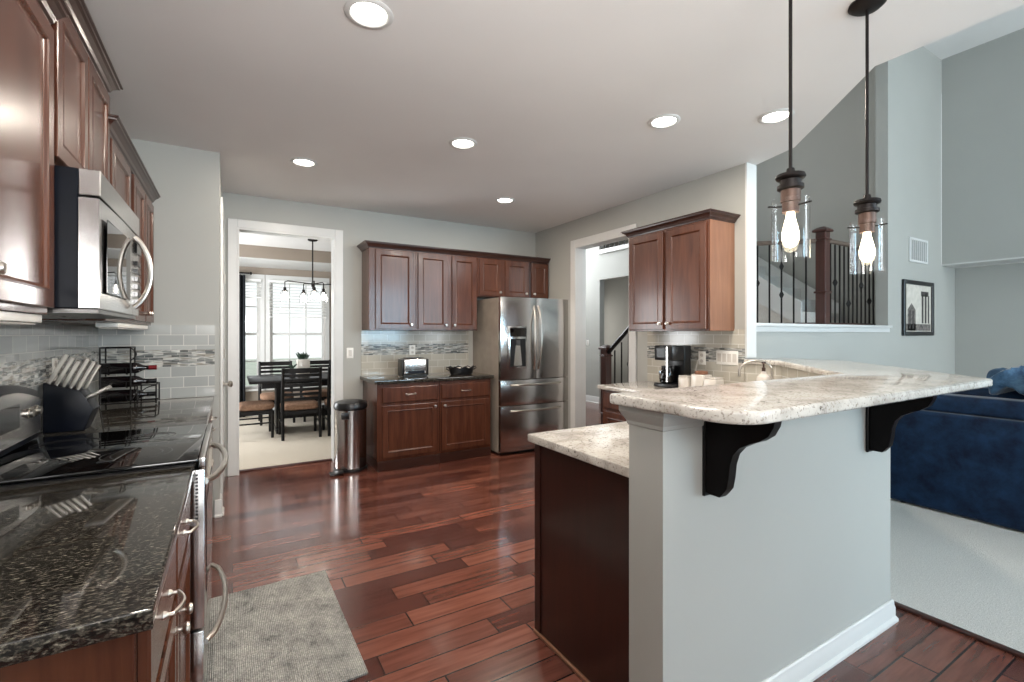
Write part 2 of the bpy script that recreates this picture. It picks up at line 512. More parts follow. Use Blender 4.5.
# half wall under the raised bar
hw = [(1.16, 1.03), (2.74, 1.03), (3.66, 1.95), (3.66, 2.298), (3.54, 2.298), (3.54, 2.0), (2.69, 1.17), (1.16, 1.17)]
struct(MB().prism(hw, 0, BAR - 0.038).build('wall_half', WALL), 'pale painted half wall carrying the raised breakfast bar', 'half wall')
pc = MB().box(1.157, 1.348, 1.027, 1.173, 0, 1.0745)
rr = []
for o_, z_ in ((0.002, 1.0745), (0.005, 1.078), (0.007, 1.09), (0.016, 1.105), (0.022, 1.117), (0.024, 1.122), (0.024, 1.1415)):
    rr.append([(1.157 - o_, 1.027 - o_, z_), (1.348 + o_, 1.027 - o_, z_), (1.348 + o_, 1.173 + o_, z_), (1.157 - o_, 1.173 + o_, z_)])
pc.loft(rr)
struct(pc.build('trim_4', WALL, smooth=False), 'painted square end post of the half wall with moulded cap', 'post')

# ------------------------------------------------------------------ setting: living room and stair hall walls
YV = 2.42
vw = MB()
vw.box(3.66, 6.377, YV, YV + 0.12, 0, 1.445).box(6.377, 7.9, YV, YV + 0.12, 0, 4.93).box(7.9, 8.72, YV, YV + 0.12, 0, 2.28)
struct(vw.build('wall_living', WALL), 'tall living room wall with an opening onto the stair landing', 'wall')
struct(MB().box(3.62, 6.377, YV - 0.045, YV + 0.16, 1.447, 1.475, 0.004).box(3.662, 6.377, YV - 0.018, YV - 0.001, 1.40, 1.447).build('trim_5', TRIM), 'white ledge along the stair landing opening', 'ledge')
struct(MB().box(7.9, 8.48, -4.2, YV - 0.002, 2.28, 4.93).build('wall_overhang', WALL), 'upper living room wall overhanging a recess', 'wall')
struct(MB().box(7.9, 8.35, -4.2, YV - 0.004, 2.262, 2.279).build('trim_6', TRIM), 'white soffit under the overhanging wall', 'soffit')
struct(MB().box(8.36, 8.48, -4.2, YV - 0.002, 0.0, 2.262).build('wall_recess', WALL), 'living room wall at the back of the recess', 'wall')
lw = MB()
lw.box(2.75, 3.1, -4.2, -4.05, 0, 4.93).box(4.7, 5.4, -4.2, -4.05, 0, 4.93).box(3.1, 4.7, -4.2, -4.05, 0, 0.5).box(3.1, 4.7, -4.2, -4.05, 2.9, 4.93).box(7.8, 9.0, -4.2, -4.05, 0, 4.93).box(5.4, 7.8, -4.2, -4.05, 0, 0.5).box(5.4, 7.8, -4.2, -4.05, 4.1, 4.93)
struct(lw.build('wall_living_window', WALL), 'living room wall with a tall and an added smaller window behind the camera', 'wall')
struct(MB().box(2.75, 2.85, -4.05, -2.75, 0, 4.93).build('wall_living_side', WALL), 'short living room wall beside the breakfast nook', 'wall')
struct(MB().box(2.7, 9.0, -4.2, 9.2, 4.93, 5.05).build('ceiling_living', CEIL), 'high ceiling over living room and stairwell', 'ceiling')
struct(MB().box(7.0, 7.12, YV + 0.12, 5.6, 0, 4.93).build('wall_stair', WALL), 'grey stairwell wall behind the landing', 'wall')
fw = MB()
fw.box(6.25, 6.37, 5.6, 6.0, 0, 2.95).box(6.25, 6.37, 7.14, 9.2, 0, 2.95).box(6.25, 6.37, 6.0, 7.14, 2.45, 2.95).box(6.37, 7.12, 5.6, 5.7, 0, 4.93).box(6.25, 6.37, 7.15, 9.2, 2.95, 4.93)
struct(fw.build('wall_foyer', WALL), 'pale foyer wall with a room opening below the balcony', 'wall')
struct(MB().box(7.9, 8.0, 5.6, 9.2, 0, 4.93).build('wall_foyer_room', WALL), 'taupe wall of the room beyond the foyer', 'wall')
struct(MB().box(6.2, 7.9, 5.71, 7.148, 2.952, 3.0).build('floor_balcony', TRIM), 'white edged upstairs balcony floor', 'floor')
ff = MB()
ff.box(3.4, 4.1, 9.1, 9.2, 0, 4.93).box(5.9, 8.0, 9.1, 9.2, 0, 4.93).box(4.1, 5.9, 9.1, 9.2, 0, 2.4).box(4.1, 5.9, 9.1, 9.2, 4.4, 4.93)
struct(ff.build('wall_foyer_front', WALL), 'front foyer wall with a high opening added for fill light', 'wall')
struct(MB().box(3.4, 3.66, 5.465, 9.1, 0, 4.93).box(3.5, 3.66, 2.56, 5.465, ZC + 0.251, 4.93).build('wall_foyer_side', WALL), 'wall between foyer and dining room', 'wall')

# ------------------------------------------------------------------ dining room shell
struct(MB().box(-1.42, -1.3, 5.465, 6.3, 0, ZC).box(-1.42, -1.3, 8.3, 9.1, 0, ZC).box(-1.42, -1.3, 6.3, 8.3, 0, 0.6).box(-1.42, -1.3, 6.3, 8.3, 2.2, ZC).build('wall_dining_left', TAUPE), 'dining room side wall with an opening added for fill light', 'wall')
W1, W2 = (0.556, 1.436), (-0.48, 0.405)
ZS, ZT = 0.46, 2.30
dw = MB()
dw.box(-1.42, W2[0], 9.0, 9.12, 0, ZC).box(W2[1], W1[0], 9.0, 9.12, 0, ZC).box(W1[1], 3.4, 9.0, 9.12, 0, ZC)
dw.box(W2[0], W2[1], 9.0, 9.12, 0, ZS).box(W1[0], W1[1], 9.0, 9.12, 0, ZS).box(W2[0], W2[1], 9.0, 9.12, ZT, ZC).box(W1[0], W1[1], 9.0, 9.12, ZT, ZC)
struct(dw.build('wall_dining', TAUPE), 'taupe dining room wall with two windows', 'wall')
struct(MB().box(-1.3, 3.4, 5.467, 9.0, 2.70, ZC).build('ceiling_dining', CEIL), 'white tray ceiling of the dining room', 'ceiling')
tr_ = MB()
tr_.box(-1.3, 3.4, 8.0, 9.0, 2.50, 2.515).box(-1.3, 3.4, 5.467, 5.8, 2.50, 2.515).box(-1.3, -0.6, 5.8, 8.0, 2.50, 2.515).box(2.8, 3.4, 5.8, 8.0, 2.50, 2.515)
struct(tr_.build('ceiling_tray', TRIM), 'white soffit around the dining room tray ceiling', 'soffit')
tf = MB()
tf.box(-0.6, 2.8, 8.0, 8.03, 2.516, 2.70).box(-0.6, 2.8, 5.77, 5.8, 2.516, 2.70).box(-0.63, -0.6, 5.77, 8.03, 2.516, 2.70).box(2.8, 2.83, 5.77, 8.03, 2.516, 2.70)
struct(tf.build('trim_7', TAUPE), 'taupe inner face of the tray ceiling', 'tray face')

def window(n, x0, x1, z0, z1, y, label, out=1, cols=3, rows=4):
    r = empty('window_%d' % n, ((x0 + x1) / 2, y, z0)); struct(r, label, 'window')
    w, h = x1 - x0, z1 - z0
    f = MB()
    a, t = w / 2, 0.045
    f.box(-a, -a + t, 0.03, 0.10, 0, h).box(a - t, a, 0.03, 0.10, 0, h).box(-a + t, a - t, 0.03, 0.10, 0, t).box(-a + t, a - t, 0.03, 0.10, h - t, h)
    f.box(-a + t, a - t, 0.04, 0.085, h / 2 - 0.022, h / 2 + 0.022)
    f.build('window_frame', TRIM, r)
    m = MB()
    for k in range(1, cols):
        x = -a + t + (w - 2 * t) * k / cols
        m.box(x - 0.009, x + 0.009, 0.055, 0.072, t, h - t)
    for k in range(1, rows):
        if k * 2 == rows: continue
        z = h * k / rows
        m.box(-a + t, a - t, 0.055, 0.072, z - 0.009, z + 0.009)
    m.build('muntins', TRIM, r)
    MB().box(-a + t, a - t, 0.062, 0.065, t, h - t).build('pane', PANE, r)
    c = MB()
    s = -0.02
    c.box(-a - 0.07, -a, s, -0.001, 0.0, h).box(a, a + 0.07, s, -0.001, 0.0, h).box(-a - 0.07, a + 0.07, s, -0.001, h, h + 0.08).box(-a - 0.09, a + 0.09, -0.05, -0.001, -0.03, 0.0)
    c.build('window_casing', TRIM, r)
    return r
window(1, W1[0], W1[1], ZS, ZT, 9.0, 'dining room window with white muntins behind the table')
window(2, W2[0], W2[1], ZS, ZT, 9.0, 'dining room window beside the charcoal curtain')
# unseen windows; the smaller living room and foyer ones are added for fill
def plain_window(n, x0, x1, z0, z1, y, label):
    r = empty('window_%d' % n, ((x0 + x1) / 2, y, z0)); struct(r, label, 'window')
    w, h = x1 - x0, z1 - z0; a = w / 2
    f = MB()
    f.box(-a, -a + .05, -.05, .05, 0, h).box(a - .05, a, -.05, .05, 0, h).box(-a, a, -.05, .05, 0, .05).box(-a, a, -.05, .05, h - .05, h)
    for k in range(1, 3): f.box(-a + w * k / 3 - .03, -a + w * k / 3 + .03, -.05, .05, 0.05, h - .05)
    f.box(-a, a, -.02, .02, h / 2 - .02, h / 2 + .02)
    f.build('window_frame', TRIM, r)
    MB().box(-a + .05, a - .05, -.004, .004, .05, h - .05).build('pane', PANE, r)
plain_window(3, 0.1, 2.6, 0.4, 2.3, -2.67, 'wide breakfast nook window behind the camera')
plain_window(4, 5.4, 7.8, 0.5, 4.1, -4.12, 'tall living room window behind the camera')
plain_window(6, 3.1, 4.7, 0.5, 2.9, -4.12, 'added smaller living room window for the side fill lamp')
plain_window(5, 4.1, 5.9, 2.4, 4.4, 9.15, 'added high foyer window for the foyer fill lamp')

# ------------------------------------------------------------------ casings, baseboards, pantry door
def casing_x(name, x0, x1, y, h, label, depth, side=-1):
    m = MB(); w = 0.082; t = 0.02
    ya, yb = (y - t, y - 0.0005)
    m.box(x0 - w, x0, ya, yb, 0, h + w, 0.004, 1).box(x1, x1 + w, ya, yb, 0, h + w, 0.004, 1).box(x0, x1, ya, yb, h, h + w, 0.004, 1)
    m.box(x0, x0 + 0.016, ya, y + depth, 0, h).box(x1 - 0.016, x1, ya, y + depth, 0, h).box(x0 + 0.016, x1 - 0.016, ya, y + depth, h - 0.016, h)
    struct(m.build(name, TRIM), label, 'door casing')
casing_x('trim_8', 0.045, 0.955, YB, 2.42, 'white casing of the dining room doorway', 0.14)
m = MB(); w, t = 0.082, 0.02
m.box(XR - t, XR - .0005, 3.56 - w, 3.56, 0.0, 2.42 + w, .004, 1).box(XR - t, XR - .0005, 4.47, 4.47 + w, 0, 2.42 + w, .004, 1).box(XR - t, XR - .0005, 3.56, 4.47, 2.42, 2.42 + w, .004, 1)
m.box(XR - t, 3.68, 3.56, 3.576, 0, 2.42).box(XR - t, 3.68, 4.454, 4.47, 0, 2.42).box(XR - t, 3.68, 3.576, 4.454, 2.404, 2.42)
struct(m.build('trim_9', TRIM), 'white casing of the foyer doorway', 'door casing')

def base_run(name, p0, p1, side, label, h=0.13, t=0.016, zb=0.001):
    p0, p1 = Vector((*p0, 0)), Vector((*p1, 0))
    d = (p1 - p0).normalized(); n = Vector((-d.y, d.x, 0)) * side
    prof = [(0, 0), (t + 0.012, 0), (t + 0.012, 0.012), (t + 0.004, 0.02), (t, 0.022), (t, h - 0.035), (t * 0.7, h - 0.022), (t * 0.62, h - 0.006), (t * 0.3, h), (0, h)]
    r0 = [tuple(p0 + n * (a + .0005) + Vector((0, 0, b + zb))) for a, b in prof]
    r1 = [tuple(p1 + n * (a + .0005) + Vector((0, 0, b + zb))) for a, b in prof]
    o = MB().loft([r0, r1]).build(name, TRIM)
    struct(o, label, 'baseboard')
base_run('baseboard_half', (1.14, 1.03), (2.752, 1.03), -1, 'white baseboard along the half wall', h=0.095)
base_run('baseboard_half_diagonal', (2.74, 1.03), (3.66, 1.95), -1, 'white baseboard along the diagonal part of the half wall', h=0.095)
base_run('baseboard_pantry', (-0.112, YP), (-0.065, YP), -1, 'short white baseboard on the pantry wall')
base_run('baseboard_pantry_side', (-0.08, YP), (-0.08, 4.36), -1, 'short white baseboard beside the pantry door')
base_run('baseboard_back', (1.04, YB), (1.22, YB), -1, 'white baseboard behind the trash can')
base_run('baseboard_living', (3.7, YV), (8.35, YV), -1, 'white baseboard along the living room wall', zb=0.013)
base_run('baseboard_foyer', (6.25, 9.0), (6.25, 7.14), -1, 'white baseboard along the foyer wall')
base_run('baseboard_dining', (-1.3, 9.0), (3.4, 9.0), -1, 'white baseboard under the dining room windows', zb=0.013)

d = empty('door_1', (-0.08, 4.44, 0)); struct(d, 'white pantry door seen edge on beside the dining doorway', 'door')
MB().box(0.0005, 0.014, 0, 0.72, 0.012, 2.38, 0.003).build('door_panel', TRIM, d)
MB().box(0.0005, 0.018, -0.075, -0.004, 0.002, 2.46, .003).box(0.0005, 0.018, 0.724, 0.795, 0.002, 2.46, .003).box(0.0005, 0.018, -0.004, 0.724, 2.386, 2.46, .003).build('door_casing', TRIM, d)
MB().lathe([(0.026, 0), (0.026, 0.006), (0.010, 0.012), (0.010, 0.035), (0.024, 0.045), (0.028, 0.058), (0.018, 0.07), (0, 0.072)], (0.0145, 0.07, 0.97), 16, 'x').build('door_knob', NICKEL, d)
for z in (0.25, 1.15, 1.85):
    MB().lathe([(0.007, 0), (0.007, 0.09)], (0.02, 0.722, z), 8).build('hinge', NICKEL, d)

# ------------------------------------------------------------------ backsplashes
struct(MB().box(XL + 0.0005, XL + 0.009, 0.6, YP - 0.01, 0.9145, 1.428).build('trim_10', TILE_YZ), 'grey glass subway tile backsplash along the left wall', 'backsplash')
struct(MB().box(XL + 0.0095, -0.112, YP - 0.009, YP - 0.0005, 0.9145, 1.445).build('trim_11', TILE_XZ), 'grey glass subway tile on the pantry end wall', 'backsplash')
struct(MB().box(1.228, 2.535, YB - 0.009, YB - 0.0005, 0.9145, 1.418).build('trim_12', TILE_WXZ), 'grey tile backsplash behind the toaster', 'backsplash')
struct(MB().box(XR - 0.009, XR - 0.0005, 2.302, 3.33, 0.9145, 1.418).build('trim_13', TILE_WYZ), 'grey tile backsplash behind the coffee maker', 'backsplash')
struct(MB().prism([(2.69, 1.1715), (3.538, 2.0), (3.538, 2.298), (3.53, 2.298), (3.53, 2.004), (2.684, 1.177)], 0.9145, 1.14).build('trim_14', TILE_WYZ), 'tile strip under the raised ledge behind the sink', 'backsplash')

# ------------------------------------------------------------------ cabinets
def knob(parent, x, z, mat=NICKEL, y=-0.02):
    MB().lathe([(0.009, 0), (0.009, -0.003), (0.0055, -0.006), (0.0055, -0.014), (0.013, -0.019), (0.0155, -0.025), (0.012, -0.031), (0, -0.033)], (x, y, z), 14, 'y').build('knob', mat, parent)
def pull(parent, x, z, w=0.10, y=-0.02):
    pts = [(x - w / 2, y, z), (x - w / 2, y - .018, z)] + [(x - w / 2 + w * k / 8, y - .018 - .014 * math.sin(PI * k / 8), z) for k in range(1, 8)] + [(x + w / 2, y - .018, z), (x + w / 2, y, z)]
    m = MB().tube(pts, 0.0045, 8)
    for s in (-1, 1):
        m.lathe([(0.009, 0), (0.008, -.004), (0.005, -.008)], (x + s * w / 2, y, z), 10, 'y')
    m.build('pull', NICKEL, parent)
def panel_front(parent, name, x0, x1, z0, z1, mat, inset=0.056, flat=False):
    def ring(i, y): return [(x0 + i, y, z0 + i), (x1 - i, y, z0 + i), (x1 - i, y, z1 - i), (x0 + i, y, z1 - i)]
    if flat:
        rr = [ring(0, -0.001), ring(0, -.014), ring(.006, -.0195), ring(.02, -.0195)]
    else:
        rr = [ring(0, -0.001), ring(0, -.017), ring(.003, -.0195), ring(inset - .006, -.0195), ring(inset, -.0215), ring(inset + .004, -.018), ring(inset + .008, -.0125), ring(inset + .011, -.0105), ring(inset + .03, -.0105)]
    return MB().loft(rr).build(name, mat, parent, smooth=False)

def crown_part(parent, w, d, z, mat, left=True, right=True, out=0.055, h=0.06):
    prof = [(0.0, 0), (0.006, 0.0), (0.008, 0.008), (0.016, 0.012), (0.022, 0.025), (0.036, 0.038), (0.045, 0.042), (0.047, 0.05), (out, 0.052), (out, h), (0.0, h)]
    b = bmesh.new(); rows = []
    for o_, z_ in prof:
        pts = []
        pts.append((-o_ if left else 0, d if left else -o_, z + z_)) if left else None
        pts.append((-o_ if left else 0, -o_, z + z_))
        pts.append((w + o_ if right else w, -o_, z + z_))
        if right: pts.append((w + o_, d, z + z_))
        rows.append([b.verts.new(p) for p in pts])
    n = len(rows)
    for i in range(n):
        A, B = rows[i], rows[(i + 1) % n]
        for k in range(len(A) - 1):
            try: b.faces.new((A[k], A[k + 1], B[k + 1], B[k]))
            except ValueError: pass
    bmesh.ops.recalc_face_normals(b, faces=b.faces[:])
    m = MB(); m._merge(b)
    m.box(0.001, w - 0.001, -0.001, d - 0.001, z + 0.002, z + h - 0.004)
    return m.build('crown_moulding', mat, parent, smooth=False)

def cabinet(name, label, cat, w, d, z0, z1, loc, rz, doors=(), drawers=(), crown=None, plinth=0.0, group=None, bodymat=None, recess=0.0, dmat=None, cmat=None):
    r = empty(name, loc, rz); tag(r, label, cat, group)
    dm = dmat or CHERRY
    b = MB().box(0.0005, w - 0.0005, 0, d - 0.001, z0 + plinth, z1, 0.0015, 1)
    b.build('body', bodymat or CHERRY, r)
    for (x0, x1, a, c, kx, kz) in doors:
        dd = panel_front(r, 'door', x0, x1, a, c, dm)
        if kx is not None: knob(dd, kx, kz)
    for (x0, x1, a, c) in drawers:
        dd = panel_front(r, 'drawer', x0, x1, a, c, dm, flat=True)
        pull(dd, (x0 + x1) / 2, (a + c) / 2)
    if plinth:
        p = MB().box(0.001, w - 0.001, recess, d - 0.002, z0, plinth - 0.0005)
        if recess == 0:
            p.box(0.001, w - 0.001, -0.008, 0, z0, z0 + plinth * 0.9, 0.003, 1)
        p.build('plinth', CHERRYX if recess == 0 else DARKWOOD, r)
    if crown: crown_part(r, w, d, z1 + 0.0005, cmat or CHERRYX, *crown)
    return r

UB = 1.42                                             # underside of the wall cabinets
# left wall cabinets (front faces +X)
RL = PI / 2
cabinet('wall_cabinet', 'cherry wall cabinet nearest the camera, left of the microwave', 'wall cabinet', 0.935, 0.293, 1.44, 2.34, (-0.495, 1.07, 0), RL,
        doors=[(0.015, 0.395, 1.46, 2.325, 0.365, 1.53), (0.41, 0.92, 1.46, 2.325, 0.445, 1.53)], crown=(True, False), cmat=CHERRYX)
cabinet('wall_cabinet', 'raised cherry two-door wall cabinet directly above the microwave', 'wall cabinet', 0.78, 0.293, 1.925, 2.475, (-0.495, 2.007, 0), RL,
        doors=[(0.02, 0.388, 1.945, 2.455, 0.355, 1.99), (0.40, 0.765, 1.945, 2.455, 0.43, 1.99)], crown=(True, True))
cabinet('wall_cabinet', 'cherry three-door wall cabinet between the microwave and the pantry wall', 'wall cabinet', 1.40, 0.293, 1.44, 2.305, (-0.495, 2.79, 0), RL,
        doors=[(0.03, 0.50, 1.46, 2.285, 0.47, 1.51), (0.60, 1.0, 1.46, 2.285, 0.97, 1.51), (1.03, 1.38, 1.46, 2.285, 1.06, 1.51)], crown=(True, False))
# back wall cabinets (front faces -Y)
G = 'cherry wall cabinets on the back wall'
cabinet('wall_cabinet', 'single-door cherry wall cabinet nearest the dining doorway', 'wall cabinet', 0.51, 0.322, UB, 2.29, (1.235, 5.022, 0), 0,
        doors=[(0.065, 0.48, UB + .015, 2.275, 0.45, UB + .06)], crown=(True, False), group=G)
cabinet('wall_cabinet', 'double-door cherry wall cabinet above the toaster counter', 'wall cabinet', 0.752, 0.322, UB, 2.29, (1.747, 5.022, 0), 0,
        doors=[(0.02, 0.37, UB + .015, 2.275, 0.345, UB + .06), (0.425, 0.735, UB + .015, 2.275, 0.45, UB + .06)], crown=(False, False), group=G)
cabinet('wall_cabinet', 'short two-door cherry wall cabinet above the refrigerator', 'wall cabinet', 0.728, 0.322, 1.825, 2.29, (2.501, 5.022, 0), 0,
        doors=[(0.02, 0.325, 1.84, 2.275, 0.295, 1.885), (0.375, 0.70, 1.84, 2.275, 0.67, 1.885)], crown=(False, False), group=G)
cabinet('wall_cabinet', 'narrow short cherry wall cabinet in the corner above the refrigerator', 'wall cabinet', 0.295, 0.322, 1.825, 2.29, (3.231, 5.022, 0), 0,
        doors=[(0.03, 0.285, 1.84, 2.275, 0.06, 1.885)], crown=(False, False), group=G, bodymat=ESPRESSO)  # darker body wood: the corner's weaker reflection put into its colour
# right wall cabinet (front faces -X)
cabinet('wall_cabinet', 'double-door cherry wall cabinet with tan side above the coffee maker', 'wall cabinet', 0.865, 0.322, 1.405, 2.285, (3.216, 3.26, 0), -PI / 2,
        doors=[(0.015, 0.42, 1.42, 2.265, 0.395, 1.47), (0.455, 0.85, 1.42, 2.265, 0.48, 1.47)], crown=(True, True))
# tan side skin of that cabinet is its own part
rc = [o for o in bpy.data.objects if o.get('label', '').startswith('double-door cherry wall cabinet with tan')][0]
sk = MB().box(0.8652, 0.868, 0.012, 0.32, 1.407, 2.283).build('side_panel', SIDEWOOD, rc); sk['label'] = 'lighter tan side panel'

# base cabinets
GB = 'cherry base cabinets along the walls'
cabinet('base_cabinet', 'cherry base cabinet under the near black counter, left of the range', 'base cabinet', 1.0, 0.63, 0, 0.875, (-0.145, 1.03, 0), RL,
        doors=[(0.03, 0.485, 0.13, 0.68, 0.45, 0.62), (0.515, 0.97, 0.13, 0.68, 0.55, 0.62)], drawers=[(0.03, 0.485, 0.71, 0.855), (0.515, 0.97, 0.71, 0.855)], plinth=0.10, recess=0.07)
cabinet('base_cabinet', 'cherry base cabinet between the range and the pantry wall', 'base cabinet', 1.37, 0.63, 0, 0.875, (-0.145, 2.822, 0), RL,
        doors=[(0.03, 0.44, 0.13, 0.68, 0.41, 0.62), (0.47, 0.89, 0.13, 0.68, 0.5, 0.62), (0.92, 1.34, 0.13, 0.68, 0.95, 0.62)], drawers=[(0.03, 0.44, 0.71, 0.855), (0.47, 0.89, 0.71, 0.855), (0.92, 1.34, 0.71, 0.855)], plinth=0.10, recess=0.07)
cabinet('base_cabinet', 'cherry base cabinet under the toaster, next to the trash can', 'base cabinet', 0.664, 0.60, 0, 0.875, (1.245, 4.742, 0), 0,
        doors=[(0.05, 0.636, 0.13, 0.655, 0.605, 0.615)], drawers=[(0.05, 0.636, 0.685, 0.84)], plinth=0.10)
cabinet('base_cabinet', 'cherry base cabinet under the black basket, next to the refrigerator', 'base cabinet', 0.62, 0.60, 0, 0.875, (1.911, 4.742, 0), 0,
        doors=[(0.018, 0.59, 0.13, 0.655, 0.05, 0.615)], drawers=[(0.018, 0.59, 0.685, 0.84)], plinth=0.10)
cabinet('base_cabinet', 'cherry base cabinet under the coffee maker counter', 'base cabinet', 1.0, 0.61, 0, 0.875, (2.925, 3.30, 0), -PI / 2,
        doors=[(0.03, 0.48, 0.13, 0.68, 0.45, 0.62), (0.52, 0.97, 0.13, 0.68, 0.55, 0.62)], drawers=[(0.03, 0.48, 0.71, 0.855), (0.52, 0.97, 0.71, 0.855)], plinth=0.10, recess=0.07)
pen = cabinet('base_cabinet', 'espresso panelled peninsula cabinet behind the half wall', 'base cabinet', 1.26, 0.64, 0, 0.875, (2.48, 1.815, 0), PI,
        doors=[(0.03, 0.42, 0.13, 0.68, 0.39, 0.62), (0.44, 0.82, 0.13, 0.68, 0.47, 0.62), (0.84, 1.23, 0.13, 0.68, 0.87, 0.62)], drawers=[(0.03, 0.42, 0.71, 0.855), (0.44, 0.82, 0.71, 0.855), (0.84, 1.23, 0.71, 0.855)], plinth=0.10, recess=0.07, bodymat=ESPRESSO, dmat=ESPRESSO)
ep = MB().box(1.2605, 1.268, -0.012, 0.64, 0.0, 0.875, 0.001, 1).box(1.268, 1.274, -0.012, 0.03, 0.0, 0.875)
ep.build('end_panel', ESPRESSO, pen)
shoe = MB().box(1.2685, 1.282, -0.018, 0.638, 0.0, 0.017, 0.005, 2).build('shoe_moulding', SIDEWOOD, pen); shoe['label'] = 'lighter brown quarter round strip'
# diagonal sink cabinet
sc = empty('sink_cabinet', (0, 0, 0)); tag(sc, 'dark diagonal corner cabinet under the sink', 'base cabinet')
MB().prism([(2.485, 1.178), (2.685, 1.178), (3.525, 2.005), (3.525, 2.295), (2.93, 2.295), (2.485, 1.81)], 0.1, 0.875).build('body', ESPRESSO, sc)
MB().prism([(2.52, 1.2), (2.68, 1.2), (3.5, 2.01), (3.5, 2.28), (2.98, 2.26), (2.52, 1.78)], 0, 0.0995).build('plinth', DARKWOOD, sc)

# ------------------------------------------------------------------ worktops
def top(name, poly, z0, z1, mat, label, bev=0.006):
    o = MB().prism(poly, z0, z1, 'xy', bev, 3).build(name, mat); tag(o, label, 'worktop'); return o
top('worktop', [(XL + .001, 1.0), (-0.115, 1.0), (-0.115, 2.03), (XL + .001, 2.03)], 0.8765, 0.914, BLACKG, 'polished black granite worktop in the foreground, left of the range')
top('worktop', [(XL + .001, 2.815), (-0.115, 2.815), (-0.115, YP - .002), (XL + .001, YP - .002)], 0.8765, 0.914, BLACKG, 'polished black granite worktop under the wine rack')
top('worktop', [(1.215, 4.712), (2.56, 4.712), (2.56, YB - .001), (1.215, YB - .001)], 0.8765, 0.914, BLACKG, 'polished black granite worktop under the toaster and basket')
top('worktop', [(1.19, 1.179), (2.688, 1.179), (3.528, 2.007), (3.528, 3.325), (2.885, 3.325), (2.885, 2.30), (2.47, 1.862), (1.19, 1.862)], 0.8765, 0.914, WHITEG, 'lower speckled white granite worktop with the coffee maker on it')
r_ = 0.11
bar_poly = [(1.10, 1.205)] + arc(1.10 + r_, 0.72 + r_, r_, PI, 1.5 * PI, 10) + [(2.93, 0.72), (3.98, 1.77), (3.96, 2.29), (3.505, 2.29), (3.505, 2.02), (2.68, 1.205)]
top('bar_top', bar_poly, BAR - 0.037, BAR, WHITEG, 'raised speckled white granite breakfast bar top', 0.009)

# corbels
prof = [(0, .855), (.012, .852), (.05, .852), (.062, .866), (.076, .885), (.083, .92), (.088, .965), (.099, 1.0), (.12, 1.025), (.155, 1.045), (.185, 1.058), (.212, 1.078), (.228, 1.108), (.235, 1.1425), (0, 1.1425)]
for x, lab in ((1.350, 'dark scrolled corbel under the near end of the breakfast bar'), (2.49, 'dark scrolled corbel under the far end of the breakfast bar')):
    c = empty('corbel', (x, 1.0185, 0)); tag(c, lab, 'corbel', 'corbels under the breakfast bar')
    MB().prism([(-o_, z_) for o_, z_ in prof], 0, 0.04, 'yz', 0.002, 1).build('bracket', DARKWOOD, c)
    MB().box(-0.005, 0.045, 0.0, 0.0108, .842, 1.1425, .002, 1).build('back_plate', BLACKWOOD, c)

# ------------------------------------------------------------------ range
rg = empty('range', (-0.135, 2.036, 0)); tag(rg, 'stainless electric range with black glass cooktop', 'range')
RW = 0.774                                            # width along +Y; local x = +X (room side), y = along the wall
MB().box(-0.63, 0.0, 0.003, RW - 0.003, 0.02, 0.895).build('body', NAVYP, rg)
ct = MB().box(-0.65, 0.03, 0.0, RW, 0.9165, 0.932, 0.006, 2).build('cooktop', BGLASS, rg)
MB().box(-0.64, 0.02, 0.002, RW - 0.002, 0.8955, 0.916).build('cooktop_rim', BLACKP, rg)
for bx, by, br in ((-0.17, 0.2, 0.105), (-0.17, 0.56, 0.085), (-0.45, 0.2, 0.085), (-0.45, 0.56, 0.105)):
    q = MB()
    for k in (1.0, 0.72):
        q.lathe([(br * k, 0.9321), (br * k + .002, 0.9324), (br * k + .004, 0.9321)], (bx, by, 0), 40, cap=False)
    q.build('burner_ring', GREYRING, ct)
MB().box(0.0305, 0.052, 0.002, RW - 0.002, 0.897, 0.934, 0.005, 2).build('front_trim', STEEL, rg)
od = MB().box(0.002, 0.05, 0.006, RW - 0.006, 0.315, 0.89, 0.005, 2).build('oven_door', STEEL, rg)
MB().box(0.0505, 0.0525, 0.10, RW - 0.10, 0.40, 0.74, 0.001, 1).build('oven_window', BGLASS, od)
sl = MB()
for k in range(14): sl.box(0.022, 0.030, 0.0045, 0.0062, 0.70 + k * 0.013, 0.706 + k * 0.013)
sl.build('vent_slots', BLACKP, od)
def bow(y0, y1, z, out=0.06, sag=0.0):
    pts = []
    for k in range(15):
        u = k / 14
        pts.append((0.05 + out * math.sin(PI * min(1, max(0, u))) ** 0.55, y0 + (y1 - y0) * u, z + sag * math.sin(PI * u)))
    return pts
MB().tube(bow(0.05, RW - 0.05, 0.835), 0.012, 10).build('oven_handle', NICKEL, od)
dr = MB().box(0.002, 0.047, 0.006, RW - 0.006, 0.07, 0.305, 0.005, 2).build('warming_drawer', STEEL, rg)
MB().tube(bow(0.05, RW - 0.05, 0.24), 0.011, 10).build('drawer_handle', NICKEL, dr)
MB().box(-0.6, 0.0, 0.03, RW - 0.03, 0.0, 0.0195).build('toe_base', BLACKP, rg)
